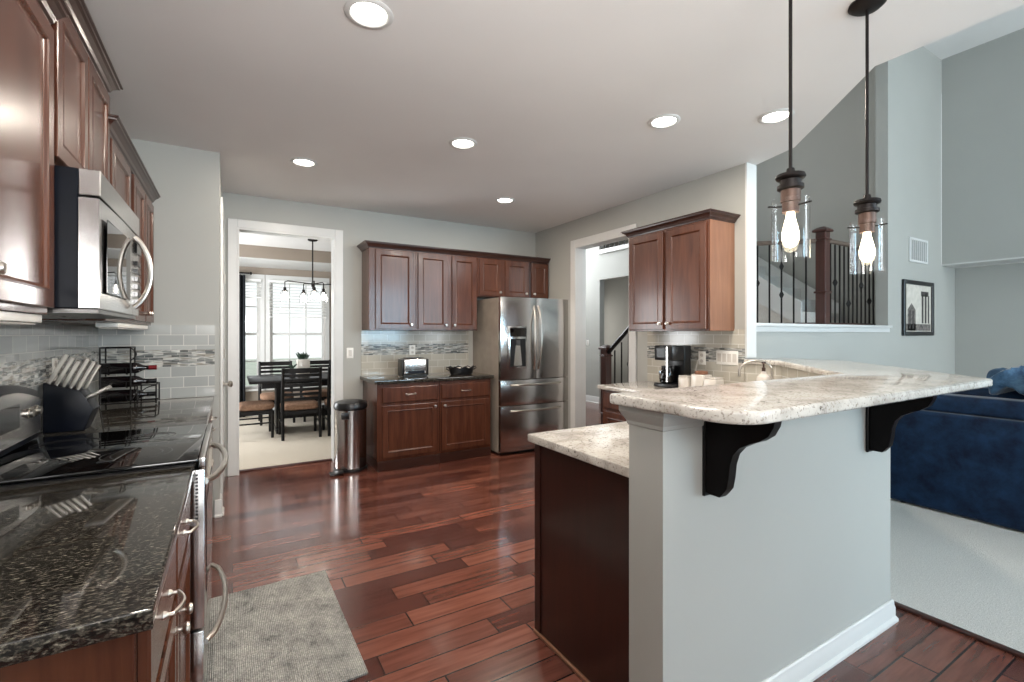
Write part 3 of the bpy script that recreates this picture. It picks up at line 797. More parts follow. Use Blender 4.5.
# arched backguard
def bgp(y): return 1.135 + 0.055 * math.sin(PI * y / RW)
prof_b = [(0.004, 0.9325)] + [(0.004 + (RW - 0.008) * k / 16, bgp(RW * k / 16)) for k in range(17)] + [(RW - 0.004, 0.9325)]
bgd = MB().prism(prof_b, -0.644, -0.585, 'yz', 0.006, 2).build('backguard', NAVYP, rg)
prof_s = [(0.03, 0.96)] + [(0.03 + (RW - 0.06) * k / 12, bgp(RW * k / 12) - 0.03) for k in range(13)] + [(RW - 0.03, 0.96)]
fp = MB().prism(prof_s, -0.5845, -0.572, 'yz', 0.003, 1).build('control_panel', STEEL, bgd)
MB().box(-0.5718, -0.5695, 0.27, 0.50, 1.02, 1.11).build('display', BGLASS, bgd)
for y in (0.085, 0.175, 0.60, 0.69):
    MB().lathe([(0.021, 0), (0.021, 0.004), (0.017, 0.006), (0.016, 0.016), (0.0, 0.017)], (-0.5715, y, 1.06), 18, 'x').build('knob', NICKEL, bgd)

# ------------------------------------------------------------------ microwave
mw = empty('microwave', (-0.425, 2.015, 1.462)); tag(mw, 'stainless over-the-range microwave with curved handle', 'microwave')
MW = 0.75
MB().box(-0.35, 0.0, 0.0, MW, 0.0, 0.452, 0.003, 1).build('case', NAVYP, mw)
MB().box(0.0005, 0.055, 0.0, MW, 0.368, 0.452, 0.002, 1).build('vent_grille', STEEL, mw)
def bowed(y0, y1, z0, z1, a, b, n=12):
    poly = [(a, y0)] + [(b + 0.006 * math.sin(PI * (y0 + (y1 - y0) * k / n) / MW), y0 + (y1 - y0) * k / n) for k in range(n + 1)] + [(a, y1)]
    return MB().prism(poly, z0, z1, 'xy', 0.003, 1)
md = bowed(0.0, 0.57, 0.0, 0.362, 0.0005, 0.052).build('door', STEEL, mw)
mwin = bowed(0.06, 0.45, 0.055, 0.305, 0.06, 0.0605 + .0).build('door_window', BGLASS, md)
bowed(0.574, MW, 0.0, 0.362, 0.0005, 0.052).build('control_panel', STEEL, mw)
kp = MB()
for i in range(6):
    for j in range(3):
        kp.box(0.056, 0.066, 0.625 + j * 0.034, 0.648 + j * 0.034, 0.05 + i * 0.034, 0.07 + i * 0.034)
kp.build('keypad', BGLASS, mw)
MB().box(0.056, 0.0655, 0.615, 0.73, 0.275, 0.33).build('display', BGLASS, mw)
hp = [(0.068 + 0.055 * math.sin(PI * k / 14) ** 0.7, 0.53 + 0.012 * math.sin(PI * k / 14), 0.03 + 0.30 * k / 14) for k in range(15)]
MB().tube(hp, 0.011, 10).build('handle', NICKEL, md)
MB().box(-0.33, 0.045, 0.02, MW - 0.02, -0.014, -0.0005).box(-0.30, -0.12, 0.08, 0.36, -0.018, -0.0141).box(-0.30, -0.12, 0.40, 0.68, -0.018, -0.0141).build('vent_underside', STEELD, mw)

# under-cabinet light bars
for (y0, y1, lab) in ((1.1, 1.98, 'white under-cabinet light bar near the camera'), (3.1, 4.1, 'white under-cabinet light bar near the pantry wall')):
    u = empty('undercabinet_light', (-0.55, y0, 1.402)); tag(u, lab, 'light bar', 'under-cabinet light bars')
    MB().box(-0.04, 0.05, 0, y1 - y0, 0.012, 0.037, 0.004, 2).build('housing', WHITEP, u)
    MB().box(-0.03, 0.04, 0.02, y1 - y0 - 0.02, 0.005, 0.0118, 0.002, 1).build('diffuser', CERAMIC, u)

# ------------------------------------------------------------------ refrigerator
fr = empty('refrigerator', (2.592, 4.60, 0)); tag(fr, 'stainless french door refrigerator with water dispenser', 'refrigerator')
FW = 0.945
MB().box(0.004, FW - 0.004, 0.075, 0.735, 0.03, 1.795, 0.004, 1).build('body', plain('fridge_side_grey', (158, 148, 136), 0.38), fr)
MB().box(0.03, FW - 0.03, 0.10, 0.70, 0.0, 0.0295).build('feet_base', BLACKP, fr)
def fdoor(name, x0, x1, z0, z1, n=10):
    poly = [(x0, 0.068)]
    for k in range(n + 1):
        x = x0 + (x1 - x0) * k / n
        e = min(1, min(k, n - k) / 1.0)
        poly.append((x, 0.0 + (0.005 if k in (0, n) else 0) - 0.02 * math.sin(PI * (x / FW)) + 0.012))
    poly.append((x1, 0.068))
    return MB().prism(poly, z0, z1, 'xy', 0.004, 2).build(name, STEEL, fr)
ld = fdoor('door', 0.0, 0.459, 0.862, 1.80)
rd = fdoor('door', 0.465, FW, 0.862, 1.80)
d1 = fdoor('freezer_drawer', 0.0, FW, 0.568, 0.855)
d2 = fdoor('freezer_drawer', 0.0, FW, 0.045, 0.561)
def vhandle(x, s):
    pts = [(x + s * 0.032 * math.sin(PI * k / 14), 0.0 - 0.052 * math.sin(PI * k / 14) ** 0.6, 0.97 + 0.74 * k / 14) for k in range(15)]
    return MB().tube(pts, 0.0115, 10)
vhandle(0.435, -0.6).build('handle', NICKEL, ld)
vhandle(0.490, 0.6).build('handle', NICKEL, rd)
for dd, z in ((d1, 0.80), (d2, 0.505)):
    pts = [(0.12 + 0.69 * k / 14, 0.0 - 0.055 * math.sin(PI * k / 14) ** 0.4, z) for k in range(15)]
    MB().tube(pts, 0.013, 10).build('handle', NICKEL, dd)
dp = MB()
dp.box(0.085, 0.335, -0.011, 0.008, 0.99, 1.47, 0.006, 2)
dp = dp.build('dispenser', STEEL, ld)
MB().box(0.105, 0.315, -0.0145, -0.0112, 1.35, 1.45, 0.002, 1).build('display', BGLASS, dp)
MB().box(0.108, 0.312, -0.0135, -0.0112, 1.01, 1.325, 0.002, 1).build('recess', BLACKP, dp)
MB().prism([(0.15, 1.02), (0.26, 1.02), (0.235, 1.25), (0.175, 1.25)], -0.020, -0.0136, 'xz').build('paddle', STEEL, dp)
MB().box(0.18, 0.23, -0.03, -0.0136, 1.25, 1.31, 0.004, 1).build('spout', STEELD, dp)

# ------------------------------------------------------------------ recessed lights
GL = 'recessed ceiling lights'
cans = [(0.503, 2.044, 'recessed ceiling light nearest the camera, above the rug'),
        (0.493, 4.079, 'recessed ceiling light in front of the dining doorway'),
        (1.425, 3.091, 'recessed ceiling light in the middle of the kitchen ceiling'),
        (2.401, 4.187, 'recessed ceiling light in front of the refrigerator'),
        (2.39, 2.112, 'recessed ceiling light over the peninsula cabinet'),
        (2.94, 1.705, 'recessed ceiling light close to the near pendant rod')]
proto = None
for (x, y, lab) in cans:
    if proto is None:
        r = empty('recessed_light', (x, y, ZC)); proto = r
        MB().lathe([(0.074, -0.0005), (0.10, -0.0005), (0.102, -0.004), (0.096, -0.008), (0.080, -0.010), (0.074, -0.006), (0.074, -0.0005)], n=32).build('trim_ring', TRIM, r)
        MB().lathe([(0.0, -0.004), (0.05, -0.0035), (0.0735, -0.001)], n=32).build('lens', LENS, r)
    else:
        r = copy_tree(proto); r.location = (x, y, ZC)
    tag(r, lab, 'ceiling light', GL)
    l = bpy.data.lights.new('can_lamp', 'AREA'); l.shape = 'DISK'; l.size = 0.14; l.energy = 16.0; l.color = (1.0, 0.89, 0.77)
    lo = bpy.data.objects.new('can_lamp', l); lo.location = (x, y, ZC - 0.012); COL.objects.link(lo)

# ------------------------------------------------------------------ pendants over the bar
def pendant(x, y, zg, lab):
    r = empty('pendant_light', (x, y, ZC)); tag(r, lab, 'pendant light', 'pendants over the breakfast bar')
    zt = zg - ZC                                       # glass top, local
    MB().lathe([(0.0, 0), (0.064, -0.0005), (0.066, -0.01), (0.05, -0.024), (0.012, -0.03), (0.0, -0.03)], n=28).build('canopy', BRONZE, r)
    MB().lathe([(0.006, -0.03), (0.006, zt + 0.10)], n=10).build('rod', BRONZE, r)
    s = MB().lathe([(0.0, zt + 0.112), (0.012, zt + 0.11), (0.016, zt + 0.092), (0.045, zt + 0.088), (0.048, zt + 0.078), (0.044, zt + 0.072), (0.034, zt + 0.068), (0.034, zt + 0.052), (0.042, zt + 0.05), (0.042, zt + 0.038), (0.036, zt + 0.034), (0.0, zt + 0.034)], n=28)
    s.build('cap', BRONZE, r)
    so = MB().lathe([(0.031, zt + 0.0335), (0.031, zt - 0.008), (0.027, zt - 0.01), (0.027, zt - 0.045), (0.0, zt - 0.046)], n=24).build('socket', COPPERY, r)
    m_ = MB()
    for a in (0.4, 0.4 + 2 * PI / 3, 0.4 + 4 * PI / 3):
        m_.tube([(0.03 * math.cos(a), 0.03 * math.sin(a), zt - 0.024), (0.07 * math.cos(a), 0.07 * math.sin(a), zt - 0.024)], 0.0028, 6)
        m_.lathe([(0.006, 0), (0.006, 0.004)], (0.07 * math.cos(a), 0.07 * math.sin(a), zt - 0.026), 8)
    m_.build('shade_screws', BRONZE, r)
    MB().lathe([(0.0595, zt), (0.06, zt - 0.21), (0.0575, zt - 0.21), (0.057, zt), (0.0595, zt)], n=40).build('glass_shade', GLASS, r)
    MB().lathe([(0.013, zt - 0.047), (0.0135, zt - 0.06), (0.021, zt - 0.09), (0.027, zt - 0.12), (0.026, zt - 0.142), (0.017, zt - 0.162), (0.0, zt - 0.17)], n=24).build('bulb', BULB, r)
    return r
pendant(1.693, 0.93, 1.853, 'glass cylinder pendant over the near end of the bar')
pendant(2.26, 0.93, 1.845, 'glass cylinder pendant over the far end of the bar, by the vent')

# ------------------------------------------------------------------ rug
def rug(o_loc, w, l, rz):
    rows = []
    for i in range(25):
        rows.append([(w * j / 14, l * i / 24, 0.009 + 0.0012 * math.sin(j * 1.7 + i) * (1 if 0 < i < 24 and 0 < j < 14 else 0.3)) for j in range(15)])
    m = MB().sheet(rows)
    m.box(0, w, 0, l, 0.0005, 0.007)
    o = m.build('rug', RUG, None, o_loc, (0, 0, rz)); tag(o, 'grey woven runner rug beside the range', 'rug')
rug((-0.09, 1.935, 0.001), 0.565, 0.965, math.radians(0.8))

# ------------------------------------------------------------------ things on the left worktops
kb = empty('knife_block', (-0.685, 3.08, 0.9145)); tag(kb, 'dark knife block full of steel handled knives', 'knife block')
pf = [(-0.075, 0), (0.07, 0), (0.105, 0.10), (0.06, 0.19), (-0.075, 0.235)]
MB().prism(pf, -0.07, 0.07, 'xz', 0.004, 2).build('block', NAVYP, kb)
def knife(bx, y, bz, dx, dz, L):
    MB().tube([(bx, y, bz), (bx + dx * .02, y, bz + dz * .02), (bx + dx * L * .5, y, bz + dz * L * .5), (bx + dx * L, y, bz + dz * L)], [0.0045, 0.0062, 0.0055, 0.0068], 8, flat=1.6).build('knife_handle', NICKEL, kb)
for row in range(2):
    for i in range(5):
        bx = -0.062 + 0.0255 * i + 0.012 * row
        knife(bx, -0.035 + 0.07 * row, 0.2265 - 0.3333 * (bx + 0.05), 0.42, 0.907, 0.15 - 0.010 * ((i + row) % 3))
for i in range(4):
    knife(0.078, -0.05 + 0.033 * i, 0.156, 0.88, 0.475, 0.085)

wr = empty('wine_rack', (-0.73, 3.96, 0.9145)); tag(wr, 'black wrought iron wine rack against the end tile', 'wine rack')
LV = [0.06, 0.15, 0.24, 0.33]
f = MB()
for yy in (0.0, 0.16):
    for xx in (0.0, 0.155):
        f.tube([(xx, yy, 0.0), (xx, yy, 0.375)], 0.005, 6)
    f.tube([(0.0, yy, 0.375), (0.155, yy, 0.375)], 0.005, 6); f.tube([(0, yy, 0.012), (0.29, yy, 0.012)], 0.005, 6)
    f.tube([(0.155, yy, 0.125), (0.29, yy, 0.125)], 0.005, 6); f.tube([(0.29, yy, 0), (0.29, yy, 0.125)], 0.005, 6); f.tube([(0.19, yy, 0), (0.19, yy, 0.125)], 0.005, 6)
for xx, zz in ((0, .375), (.155, .375), (0, .012), (.29, .012), (.29, .125)):
    f.tube([(xx, 0, zz), (xx, 0.16, zz)], 0.005, 6)
f.build('frame', IRON, wr)
for z in LV[:3]:
    c = MB()
    for xx in (0.03, 0.125):
        c.tube([(xx, 0.08 + 0.045 * math.cos(a), z + 0.0 + 0.045 * math.sin(a)) for a in [PI + PI * k / 8 for k in range(9)]], 0.004, 6)
    c.tube([(0, 0.035, z), (0.155, 0.035, z)], .004, 6).tube([(0, 0.125, z), (0.155, 0.125, z)], .004, 6)
    c.build('cradle', IRON, wr)
for tag_pts in (1,):
    sc_ = MB().tube([(0.19 + 0.1 * (1 - math.cos(PI / 2 * k / 8)), 0.0, 0.02 + 0.1 * math.sin(PI / 2 * k / 8)) for k in range(9)], .004, 6)
    sc_.build('scroll', IRON, wr); sc_ = MB().tube([(0.155 + 0.035 * math.sin(PI / 2 * k / 6), 0.0, 0.02 + 0.1 * k / 6) for k in range(7)], .004, 6)
    sc_.build('scroll', IRON, wr); sc_ = MB().tube([(0.155 + 0.03 * math.sin(PI * k / 8), 0.0, 0.29 + 0.085 * k / 8) for k in range(9)], .004, 6)
sc_.build('scroll', IRON, wr)
for i, (z, lab) in enumerate(((0.065, 'lowest of the three dark wine bottles in the iron rack'), (0.155, 'middle of the three dark wine bottles in the iron rack'), (0.245, 'topmost of the three dark wine bottles, with a red neck'))):
    b = empty('wine_bottle', (-0.745, 4.04, 0.9145 + z - 0.0085)); tag(b, lab, 'bottle', 'wine bottles in the iron rack')
    MB().lathe([(0.0, 0.0), (0.034, 0.0), (0.0375, 0.006), (0.0375, 0.185), (0.034, 0.20), (0.018, 0.225), (0.0145, 0.24), (0.0145, 0.256)], (0, 0, 0), 20, 'x').build('glass', BOTTLE, b)
    MB().lathe([(0.0152, 0.2565), (0.0152, 0.29), (0.0165, 0.291), (0.0165, 0.30), (0.0, 0.30)], (0, 0, 0), 16, 'x').build('neck_foil', REDFOIL if i == 2 else BLACKP, b)

# ------------------------------------------------------------------ back counter things
ts = empty('toaster', (1.725, 5.05, 0.9145)); tag(ts, 'stainless toaster on the black granite counter', 'toaster')
MB().box(-0.135, 0.135, -0.085, 0.085, 0.018, 0.20, 0.022, 4).build('shell', STEEL, ts)
MB().box(-0.15, -0.1355, -0.08, 0.08, 0.012, 0.19, 0.006, 2).build('end_cap', BLACKP, ts)
MB().box(0.1355, 0.15, -0.08, 0.08, 0.012, 0.19, 0.006, 2).build('end_cap', BLACKP, ts)
MB().box(-0.135, 0.135, -0.08, 0.08, 0.0, 0.0175, 0.004, 1).build('base', BLACKP, ts)
MB().box(-0.10, 0.10, -0.05, -0.02, 0.2005, 0.206).box(-0.10, 0.10, 0.02, 0.05, 0.2005, 0.206).build('slots', BLACKP, ts)
MB().box(-0.09, 0.10, -0.090, -0.0855, 0.035, 0.065, 0.001, 1).build('control_strip', NAVYP, ts)

bk = empty('basket', (2.285, 5.0, 0.9145)); tag(bk, 'black scalloped basket holding folded white napkins', 'basket')
n = 32; ring = []
def bring(sx, sy, z, wob=0.0):
    return [(sx * math.cos(2 * PI * k / n), sy * math.sin(2 * PI * k / n), z + wob * math.cos(8 * 2 * PI * k / n)) for k in range(n)]
MB().loft([bring(.13, .075, 0), bring(.14, .085, .02), bring(.15, .09, .05), bring(.158, .097, .085, .012), bring(.150, .089, .083, .012), bring(.14, .08, .05), bring(.12, .07, .012)]).build('bowl', BLACKP, bk)
hb = MB()
hb.tube([(-.158, 0, .08), (-.185, 0, .088), (-.19, 0, .07), (-.155, 0, .05)], .006, 8).tube([(.158, 0, .08), (.185, 0, .088), (.19, 0, .07), (.155, 0, .05)], .006, 8)
hb.build('handles', BLACKP, bk)
for k, (x, y, a, lab) in enumerate(((-0.055, 0.0, 0.15, 'folded white napkin lying in the black basket, left one'), (0.055, 0.0, -0.15, 'folded white napkin lying in the black basket, right one'))):
    o = MB().box(-.04, .04, -.035, .035, 0, 0.07, .012, 3).build('napkin', CERAMIC, None, (2.285 + x, 5.0 + y, 0.9275), (0.0, 0.0, a)); tag(o, lab, 'napkin', 'napkins in the basket')

def plate_x(name, x, z, y, lab, w=0.072, h=0.115, kind='switch'):
    r = empty(name, (x, y, z)); tag(r, lab, 'outlet' if kind == 'outlet' else 'switch')
    MB().box(-w / 2, w / 2, -0.006, -0.0005, -h / 2, h / 2, 0.002, 2).build('cover_plate', WHITEP, r)
    return r
def sockets(r, slots=True):
    for z in (0.026, -0.026):
        q = MB().lathe([(0.016, -0.006), (0.016, -0.0085), (0, -0.0085)], (0, 0, z), 16, 'y').build('socket', CERAMIC, r)
        MB().box(-0.007, -0.005, -0.0092, -0.0086, z - .004, z + .006).box(0.005, 0.007, -0.0092, -0.0086, z - .004, z + .006).build('slots', BLACKP, q)
def toggle(r, xs=(0,)):
    for x in xs:
        MB().box(x - .017, x + .017, -0.0085, -0.0061, -0.034, 0.034, .001, 1).build('rocker', CERAMIC, r)
r = plate_x('light_switch', 1.11, 1.172, YB, 'white light switch right of the dining doorway'); toggle(r)
r = plate_x('outlet', 1.811, 1.193, YB - 0.009, 'white outlet above the toaster', kind='outlet'); sockets(r)
r = plate_x('outlet', -0.79, 1.2, 3.24, 'white outlet on the left tile behind the knife block', kind='outlet'); sockets(r)
r.location = (XL + 0.009, 3.26, 1.2); r.rotation_euler = (0, 0, PI / 2)
r = plate_x('outlet', 0, 0, 0, 'white outlet behind the white canisters', kind='outlet'); sockets(r)
r.location = (XR - 0.009, 2.696, 1.17); r.rotation_euler = (0, 0, -PI / 2)
r = plate_x('light_switch', 0, 0, 0, 'cream four-gang switch plate on the right tile', w=0.20); toggle(r, (-.07, -.023, .023, .07))
r.location = (XR - 0.009, 2.455, 1.183); r.rotation_euler = (0, 0, -PI / 2)
r = plate_x('light_switch', 0, 0, 0, 'small white switch on the pale foyer wall'); toggle(r)
r.location = (6.25, 7.5, 1.2); r.rotation_euler = (0, 0, -PI / 2)

# ------------------------------------------------------------------ trash can
tcn = empty('trash_can', (1.045, 5.0, 0)); tag(tcn, 'brushed steel step trash can beside the doorway', 'trash can')
MB().lathe([(0.15, 0.03), (0.155, 0.035), (0.155, 0.615), (0.15, 0.62), (0.0, 0.62)], n=40).build('body', STEEL, tcn)
MB().lathe([(0.15, 0.0), (0.165, 0.004), (0.165, 0.026), (0.156, 0.0295), (0.0, 0.0295)], n=40).build('base_ring', BLACKP, tcn)
MB().lathe([(0.158, 0.6205), (0.165, 0.63), (0.165, 0.66), (0.155, 0.685), (0.12, 0.70), (0.0, 0.705)], n=40).build('lid', BLACKP, tcn)
MB().box(-0.12, -0.045, -0.157, -0.125, 0.535, 0.60, 0.006, 2).build('latch_plate', BLACKP, tcn)
MB().box(-0.23, -0.10, -0.20, -0.11, 0.012, 0.030, 0.006, 2).build('pedal', BLACKP, tcn).rotation_euler = (0, 0, 0)

# ------------------------------------------------------------------ coffee counter things
cm = empty('coffee_maker', (3.345, 2.86, 0.9145), -PI / 2); tag(cm, 'black drip coffee maker on the white granite counter', 'coffee maker')
MB().box(-0.10, 0.10, -0.13, 0.12, 0.0, 0.035, 0.008, 2).build('base', BLACKP, cm)
MB().box(-0.10, 0.10, 0.03, 0.12, 0.0355, 0.365, 0.006, 2).build('water_tank', BLACKP, cm)
hd = MB().box(-0.10, 0.10, -0.12, 0.0295, 0.235, 0.365, 0.008, 2).build('brew_head', BLACKP, cm)
MB().box(-0.07, 0.02, -0.1235, -0.1205, 0.26, 0.34, 0.001, 1).build('control_panel', BLACKP, hd)
MB().box(0.035, 0.055, -0.1245, -0.1205, 0.05, 0.355, 0.001, 1).build('steel_strip', STEEL, cm)
cf = MB().lathe([(0.05, 0.037), (0.062, 0.045), (0.065, 0.09), (0.05, 0.145), (0.045, 0.17)], (-0.02, -0.05, 0), 24).build('carafe', BGLASS, cm)
MB().tube([(-0.02, -0.112, 0.15), (-0.02, -0.14, 0.14), (-0.02, -0.14, 0.08), (-0.02, -0.112, 0.07)], 0.007, 8).build('carafe_handle', STEEL, cf)
MB().lathe([(0.047, 0.171), (0.047, 0.185), (0.0, 0.187)], (-0.02, -0.05, 0), 20).build('carafe_lid', BLACKP, cf)

def canister(x, y, r, h, lab, woodlid=False):
    c = empty('canister', (x, y, 0.9145)); tag(c, lab, 'canister', 'white canisters by the coffee maker')
    MB().box(-r, r, -r, r, 0, h, 0.012, 3).build('jar', CERAMIC, c)
    if woodlid:
        MB().lathe([(r * .8, h + .0005), (r * .85, h + .004), (r * .85, h + .022), (r * .75, h + .028), (0, h + .028)], n=24).build('lid', SIDEWOOD, c)
    else:
        MB().box(-r * .92, r * .92, -r * .92, r * .92, h + .0005, h + .012, .004, 2).build('lid', CERAMIC, c)
canister(3.33, 2.70, .05, .10, 'short white canister next to the coffee maker')
canister(3.36, 2.575, .062, .13, 'tallest white canister, with a wooden lid', True)
canister(3.33, 2.435, .058, .105, 'short white canister farthest from the coffee maker')
cord = MB().tube([(3.52, 2.70, 1.16), (3.49, 2.71, 1.15), (3.49, 2.73, 1.08), (3.492, 2.74, 1.0), (3.492, 2.742, 0.925), (3.49, 2.86, 0.92)], 0.004, 8).build('power_cord', CERAMIC)
tag(cord, 'thin pale power cord hanging from the outlet beside the coffee maker', 'cord')

sp_ = empty('soap_dispenser', (3.13, 1.90, 0.9145)); tag(sp_, 'white soap bottle with pump by the sink', 'soap dispenser')
MB().lathe([(0.0, 0), (0.042, 0.0), (0.046, 0.008), (0.046, 0.15), (0.04, 0.175), (0.018, 0.195), (0.015, 0.21)], n=24).build('bottle', CERAMIC, sp_)
MB().lathe([(0.012, 0.2105), (0.012, 0.235), (0.006, 0.237), (0.006, 0.262), (0.014, 0.264), (0.014, 0.274), (0, 0.275)], n=16).tube([(0, 0, 0.268), (-0.03, -0.02, 0.268), (-0.036, -0.024, 0.26)], 0.005, 8).build('pump', COPPERY, sp_)
fa = empty('faucet', (3.28, 1.93, 0.9145)); tag(fa, 'slim arched kitchen faucet behind the breakfast bar', 'faucet')
MB().lathe([(0.026, 0), (0.026, 0.012), (0.014, 0.03), (0.013, 0.10)], n=18).build('base', NICKEL, fa)
MB().tube([(0, 0, 0.095), (0.0, 0, 0.2)] + [(-0.075 * (1 - math.cos(a)), 0.075 * (1 - math.cos(a)), 0.2 + 0.075 * math.sin(a)) for a in [PI * k / 10 for k in range(1, 11)]] + [(-0.15, 0.15, 0.16)], 0.009, 10).build('spout', NICKEL, fa)
MB().tube([(0.013, 0.013, 0.07), (0.06, 0.06, 0.12)], 0.006, 8).build('lever', NICKEL, fa)

# ------------------------------------------------------------------ living room things
pf_ = empty('framed_print', (7.15, YV - 0.001, 1.69)); tag(pf_, 'black framed sepia print of towers on the tall pale wall', 'framed print')
w2, h2 = 0.43, 0.33
f = MB()
f.box(-w2, -w2 + .05, -.03, 0, -h2, h2, .004, 1).box(w2 - .05, w2, -.03, 0, -h2, h2, .004, 1).box(-w2 + .05, w2 - .05, -.03, 0, -h2, -h2 + .05, .004, 1).box(-w2 + .05, w2 - .05, -.03, 0, h2 - .05, h2, .004, 1)
f.build('frame', BLACKP, pf_)
MB().box(-w2 + .05, w2 - .05, -.012, -.002, -h2 + .05, h2 - .05).build('print', PAPER, pf_)
t_ = MB()
t_.prism([(-.30, -.27), (-.08, -.27), (-.08, -.02), (-.11, .0), (-.19, .06), (-.27, .0), (-.30, -.02)], -.0135, -.0121, 'xz')
t_.box(-.38, .36, -.0135, -.0121, -.27, -.19)
t_.build('tower_drawing', INK, pf_)
t2 = MB().box(.10, .15, -.0135, -.0121, -.18, .17).box(.19, .24, -.0135, -.0121, -.18, .18).box(.08, .30, -.0135, -.0121, .15, .21).box(.28, .32, -.0135, -.0121, -.18, .16)
t2.box(-.26, -.22, -.0142, -.0136, -.25, -.03).box(-.17, -.13, -.0142, -.0136, -.25, -.03)
t2.build('tower_drawing_dark', INKD, pf_)

vg = empty('air_vent', (7.175, YV - 0.001, 2.39)); tag(vg, 'white return air vent grille above the framed print', 'air vent')
f = MB(); a_, b_ = .26, .145
f.box(-a_, -a_ + .03, -.014, 0, -b_, b_, .003, 1).box(a_ - .03, a_, -.014, 0, -b_, b_, .003, 1).box(-a_ + .03, a_ - .03, -.014, 0, -b_, -b_ + .025).box(-a_ + .03, a_ - .03, -.014, 0, b_ - .025, b_)
f.build('frame', TRIM, vg)
s = MB()
for k in range(8): s.box(-a_ + .05 + k * .056, -a_ + .072 + k * .056, -.011, -.003, -b_ + .025, b_ - .025)
s.build('slats', TRIM, vg)
MB().box(-a_ + .03, a_ - .03, -.0025, -.0005, -b_ + .025, b_ - .025).build('backing', STEELD, vg)

so = empty('sofa', (4.65, 0.0, 0.012)); tag(so, 'blue velvet sofa seen from behind on the grey carpet', 'sofa')
Y0, Y1 = -0.75, 1.765
def rrect(y0, y1, z0, z1, r):
    return [(y0, z0), (y1, z0)] + arc(y1 - r, z1 - r, r, 0, PI / 2, 8) + arc(y0 + r, z1 - r, r, PI / 2, PI, 8)
MB().prism(rrect(Y0, Y1, 0.012, 0.765, 0.09), 0.0, 0.23, 'yz', 0.025, 4).build('back', VELVET, so)
for (a, b) in ((Y0, Y0 + 0.2), (Y1 - 0.2, Y1)):
    MB().box(0.2305, 0.98, a, b, 0.012, 0.62, 0.05, 4).build('arm', VELVET, so)
MB().box(0.2305, 0.95, Y0 + 0.201, Y1 - 0.201, 0.012, 0.27, 0.02, 2).build('base', VELVET, so)
def cushion(x0, x1, y0, y1, z0, z1, puff=0.04, n=10):
    b = bmesh.new()
    bmesh.ops.create_cube(b, size=1)
    bmesh.ops.subdivide_edges(b, edges=b.edges[:], cuts=n, use_grid_fill=True)
    for v in b.verts:
        p = v.co * 2
        q = Vector([max(-1, min(1, c)) for c in p])
        e = 5
        nrm = (abs(q.x) ** e + abs(q.y) ** e + abs(q.z) ** e) ** (1 / e)
        m = max(abs(q.x), abs(q.y), abs(q.z))
        q = q * (m / nrm) if nrm else q
        v.co = Vector(((x0 + x1) / 2 + q.x * (x1 - x0) / 2, (y0 + y1) / 2 + q.y * (y1 - y0) / 2, (z0 + z1) / 2 + q.z * (z1 - z0) / 2 + puff * 0.3 * math.sin(q.y * 7 + q.x * 3) * 0.2))
    m_ = MB(); m_._merge(b); return m_
L_ = (Y1 - Y0 - 0.402) / 3
for k in range(3):
    a = Y0 + 0.201 + L_ * k
    cushion(0.232, 0.93, a + .004, a + L_ - .004, 0.275, 0.45).build('seat_cushion', VELVET, so)
for k in range(2):
    L2 = (Y1 - Y0 - 0.11) / 2
    a = Y0 + 0.055 + L2 * k
    cushion(0.12 + .115, 0.44, a + .004, a + L2 - .004, 0.46, 0.96).build('back_cushion', VELVET, so)
MB().prism(rrect(Y0 + .05, Y1 - .05, 0.7655, 0.90, 0.05), 0.035, 0.233, 'yz', 0.03, 4).build('back_roll', VELVET, so)
for x in (0.06, 0.9):
    for y in (Y0 + .08, Y1 - .08):
        MB().lathe([(0.02, 0.0), (0.026, 0.0115)], (x, y, 0), 10).build('foot', BLACKWOOD, so)
tp = cushion(-0.13, 0.13, -0.22, 0.22, -0.07, 0.07, 0.5)
tp.bm.verts.ensure_lookup_table()
for v in tp.bm.verts:
    v.co += Vector((0.02 * math.sin(v.co.y * 22 + v.co.z * 14), 0.012 * math.sin(v.co.z * 30), 0.02 * math.sin(v.co.y * 17 + 1)))
tpo = tp.build('throw_pillow', VELVETL, None, (4.86, 0.99, 1.036), (0.06, -0.1, 0.1)); tag(tpo, 'rumpled lighter blue pillow on top of the sofa back', 'pillow')

# ------------------------------------------------------------------ stairs, landing and railings
struct(MB().box(3.67, 6.99, YV + 0.165, 3.15, 1.25, 1.465).build('floor_landing', CARPET), 'carpeted stair landing behind the opening', 'landing')
def stair(name, x0, x1, y, dy, z, steps, rise, tread, lab):
    r = empty(name, (0, 0, 0)); tag(r, lab, 'stairs')
    s = MB()
    for k in range(steps):
        ya, yb = y + dy * tread * k, y + dy * tread * (k + 1)
        s.box(x0 + .03, x1 - .03, min(ya, yb), max(ya, yb), z, z + rise * (k + 1))
    s.build('treads', CARPET, r)
    for (a, b) in ((x0, x0 + .03), (x1 - .03, x1)):
        L = tread * steps
        MB().prism([(y, z), (y, z + rise + .12), (y + dy * L, z + rise * (steps + .6) + .1), (y + dy * L, z + rise * (steps - 1.2)), (y + dy * L, z)] if z < .1 else [(y, z), (y, z + rise + .12), (y + dy * L, z + rise * (steps + .6) + .1), (y + dy * L, z + rise * (steps - 1.5))], a, b, 'yz').build('stringer', TRIM, r)
    return r
stair('staircase', 4.27, 5.12, 4.60, -1, 0.001, 7, 0.18, 0.205, 'carpeted lower stair flight beyond the foyer doorway')
stair('staircase', 5.98, 6.95, 3.16, 1, 1.467, 8, 0.185, 0.25, 'carpeted upper stair flight with white stringer behind the railing')

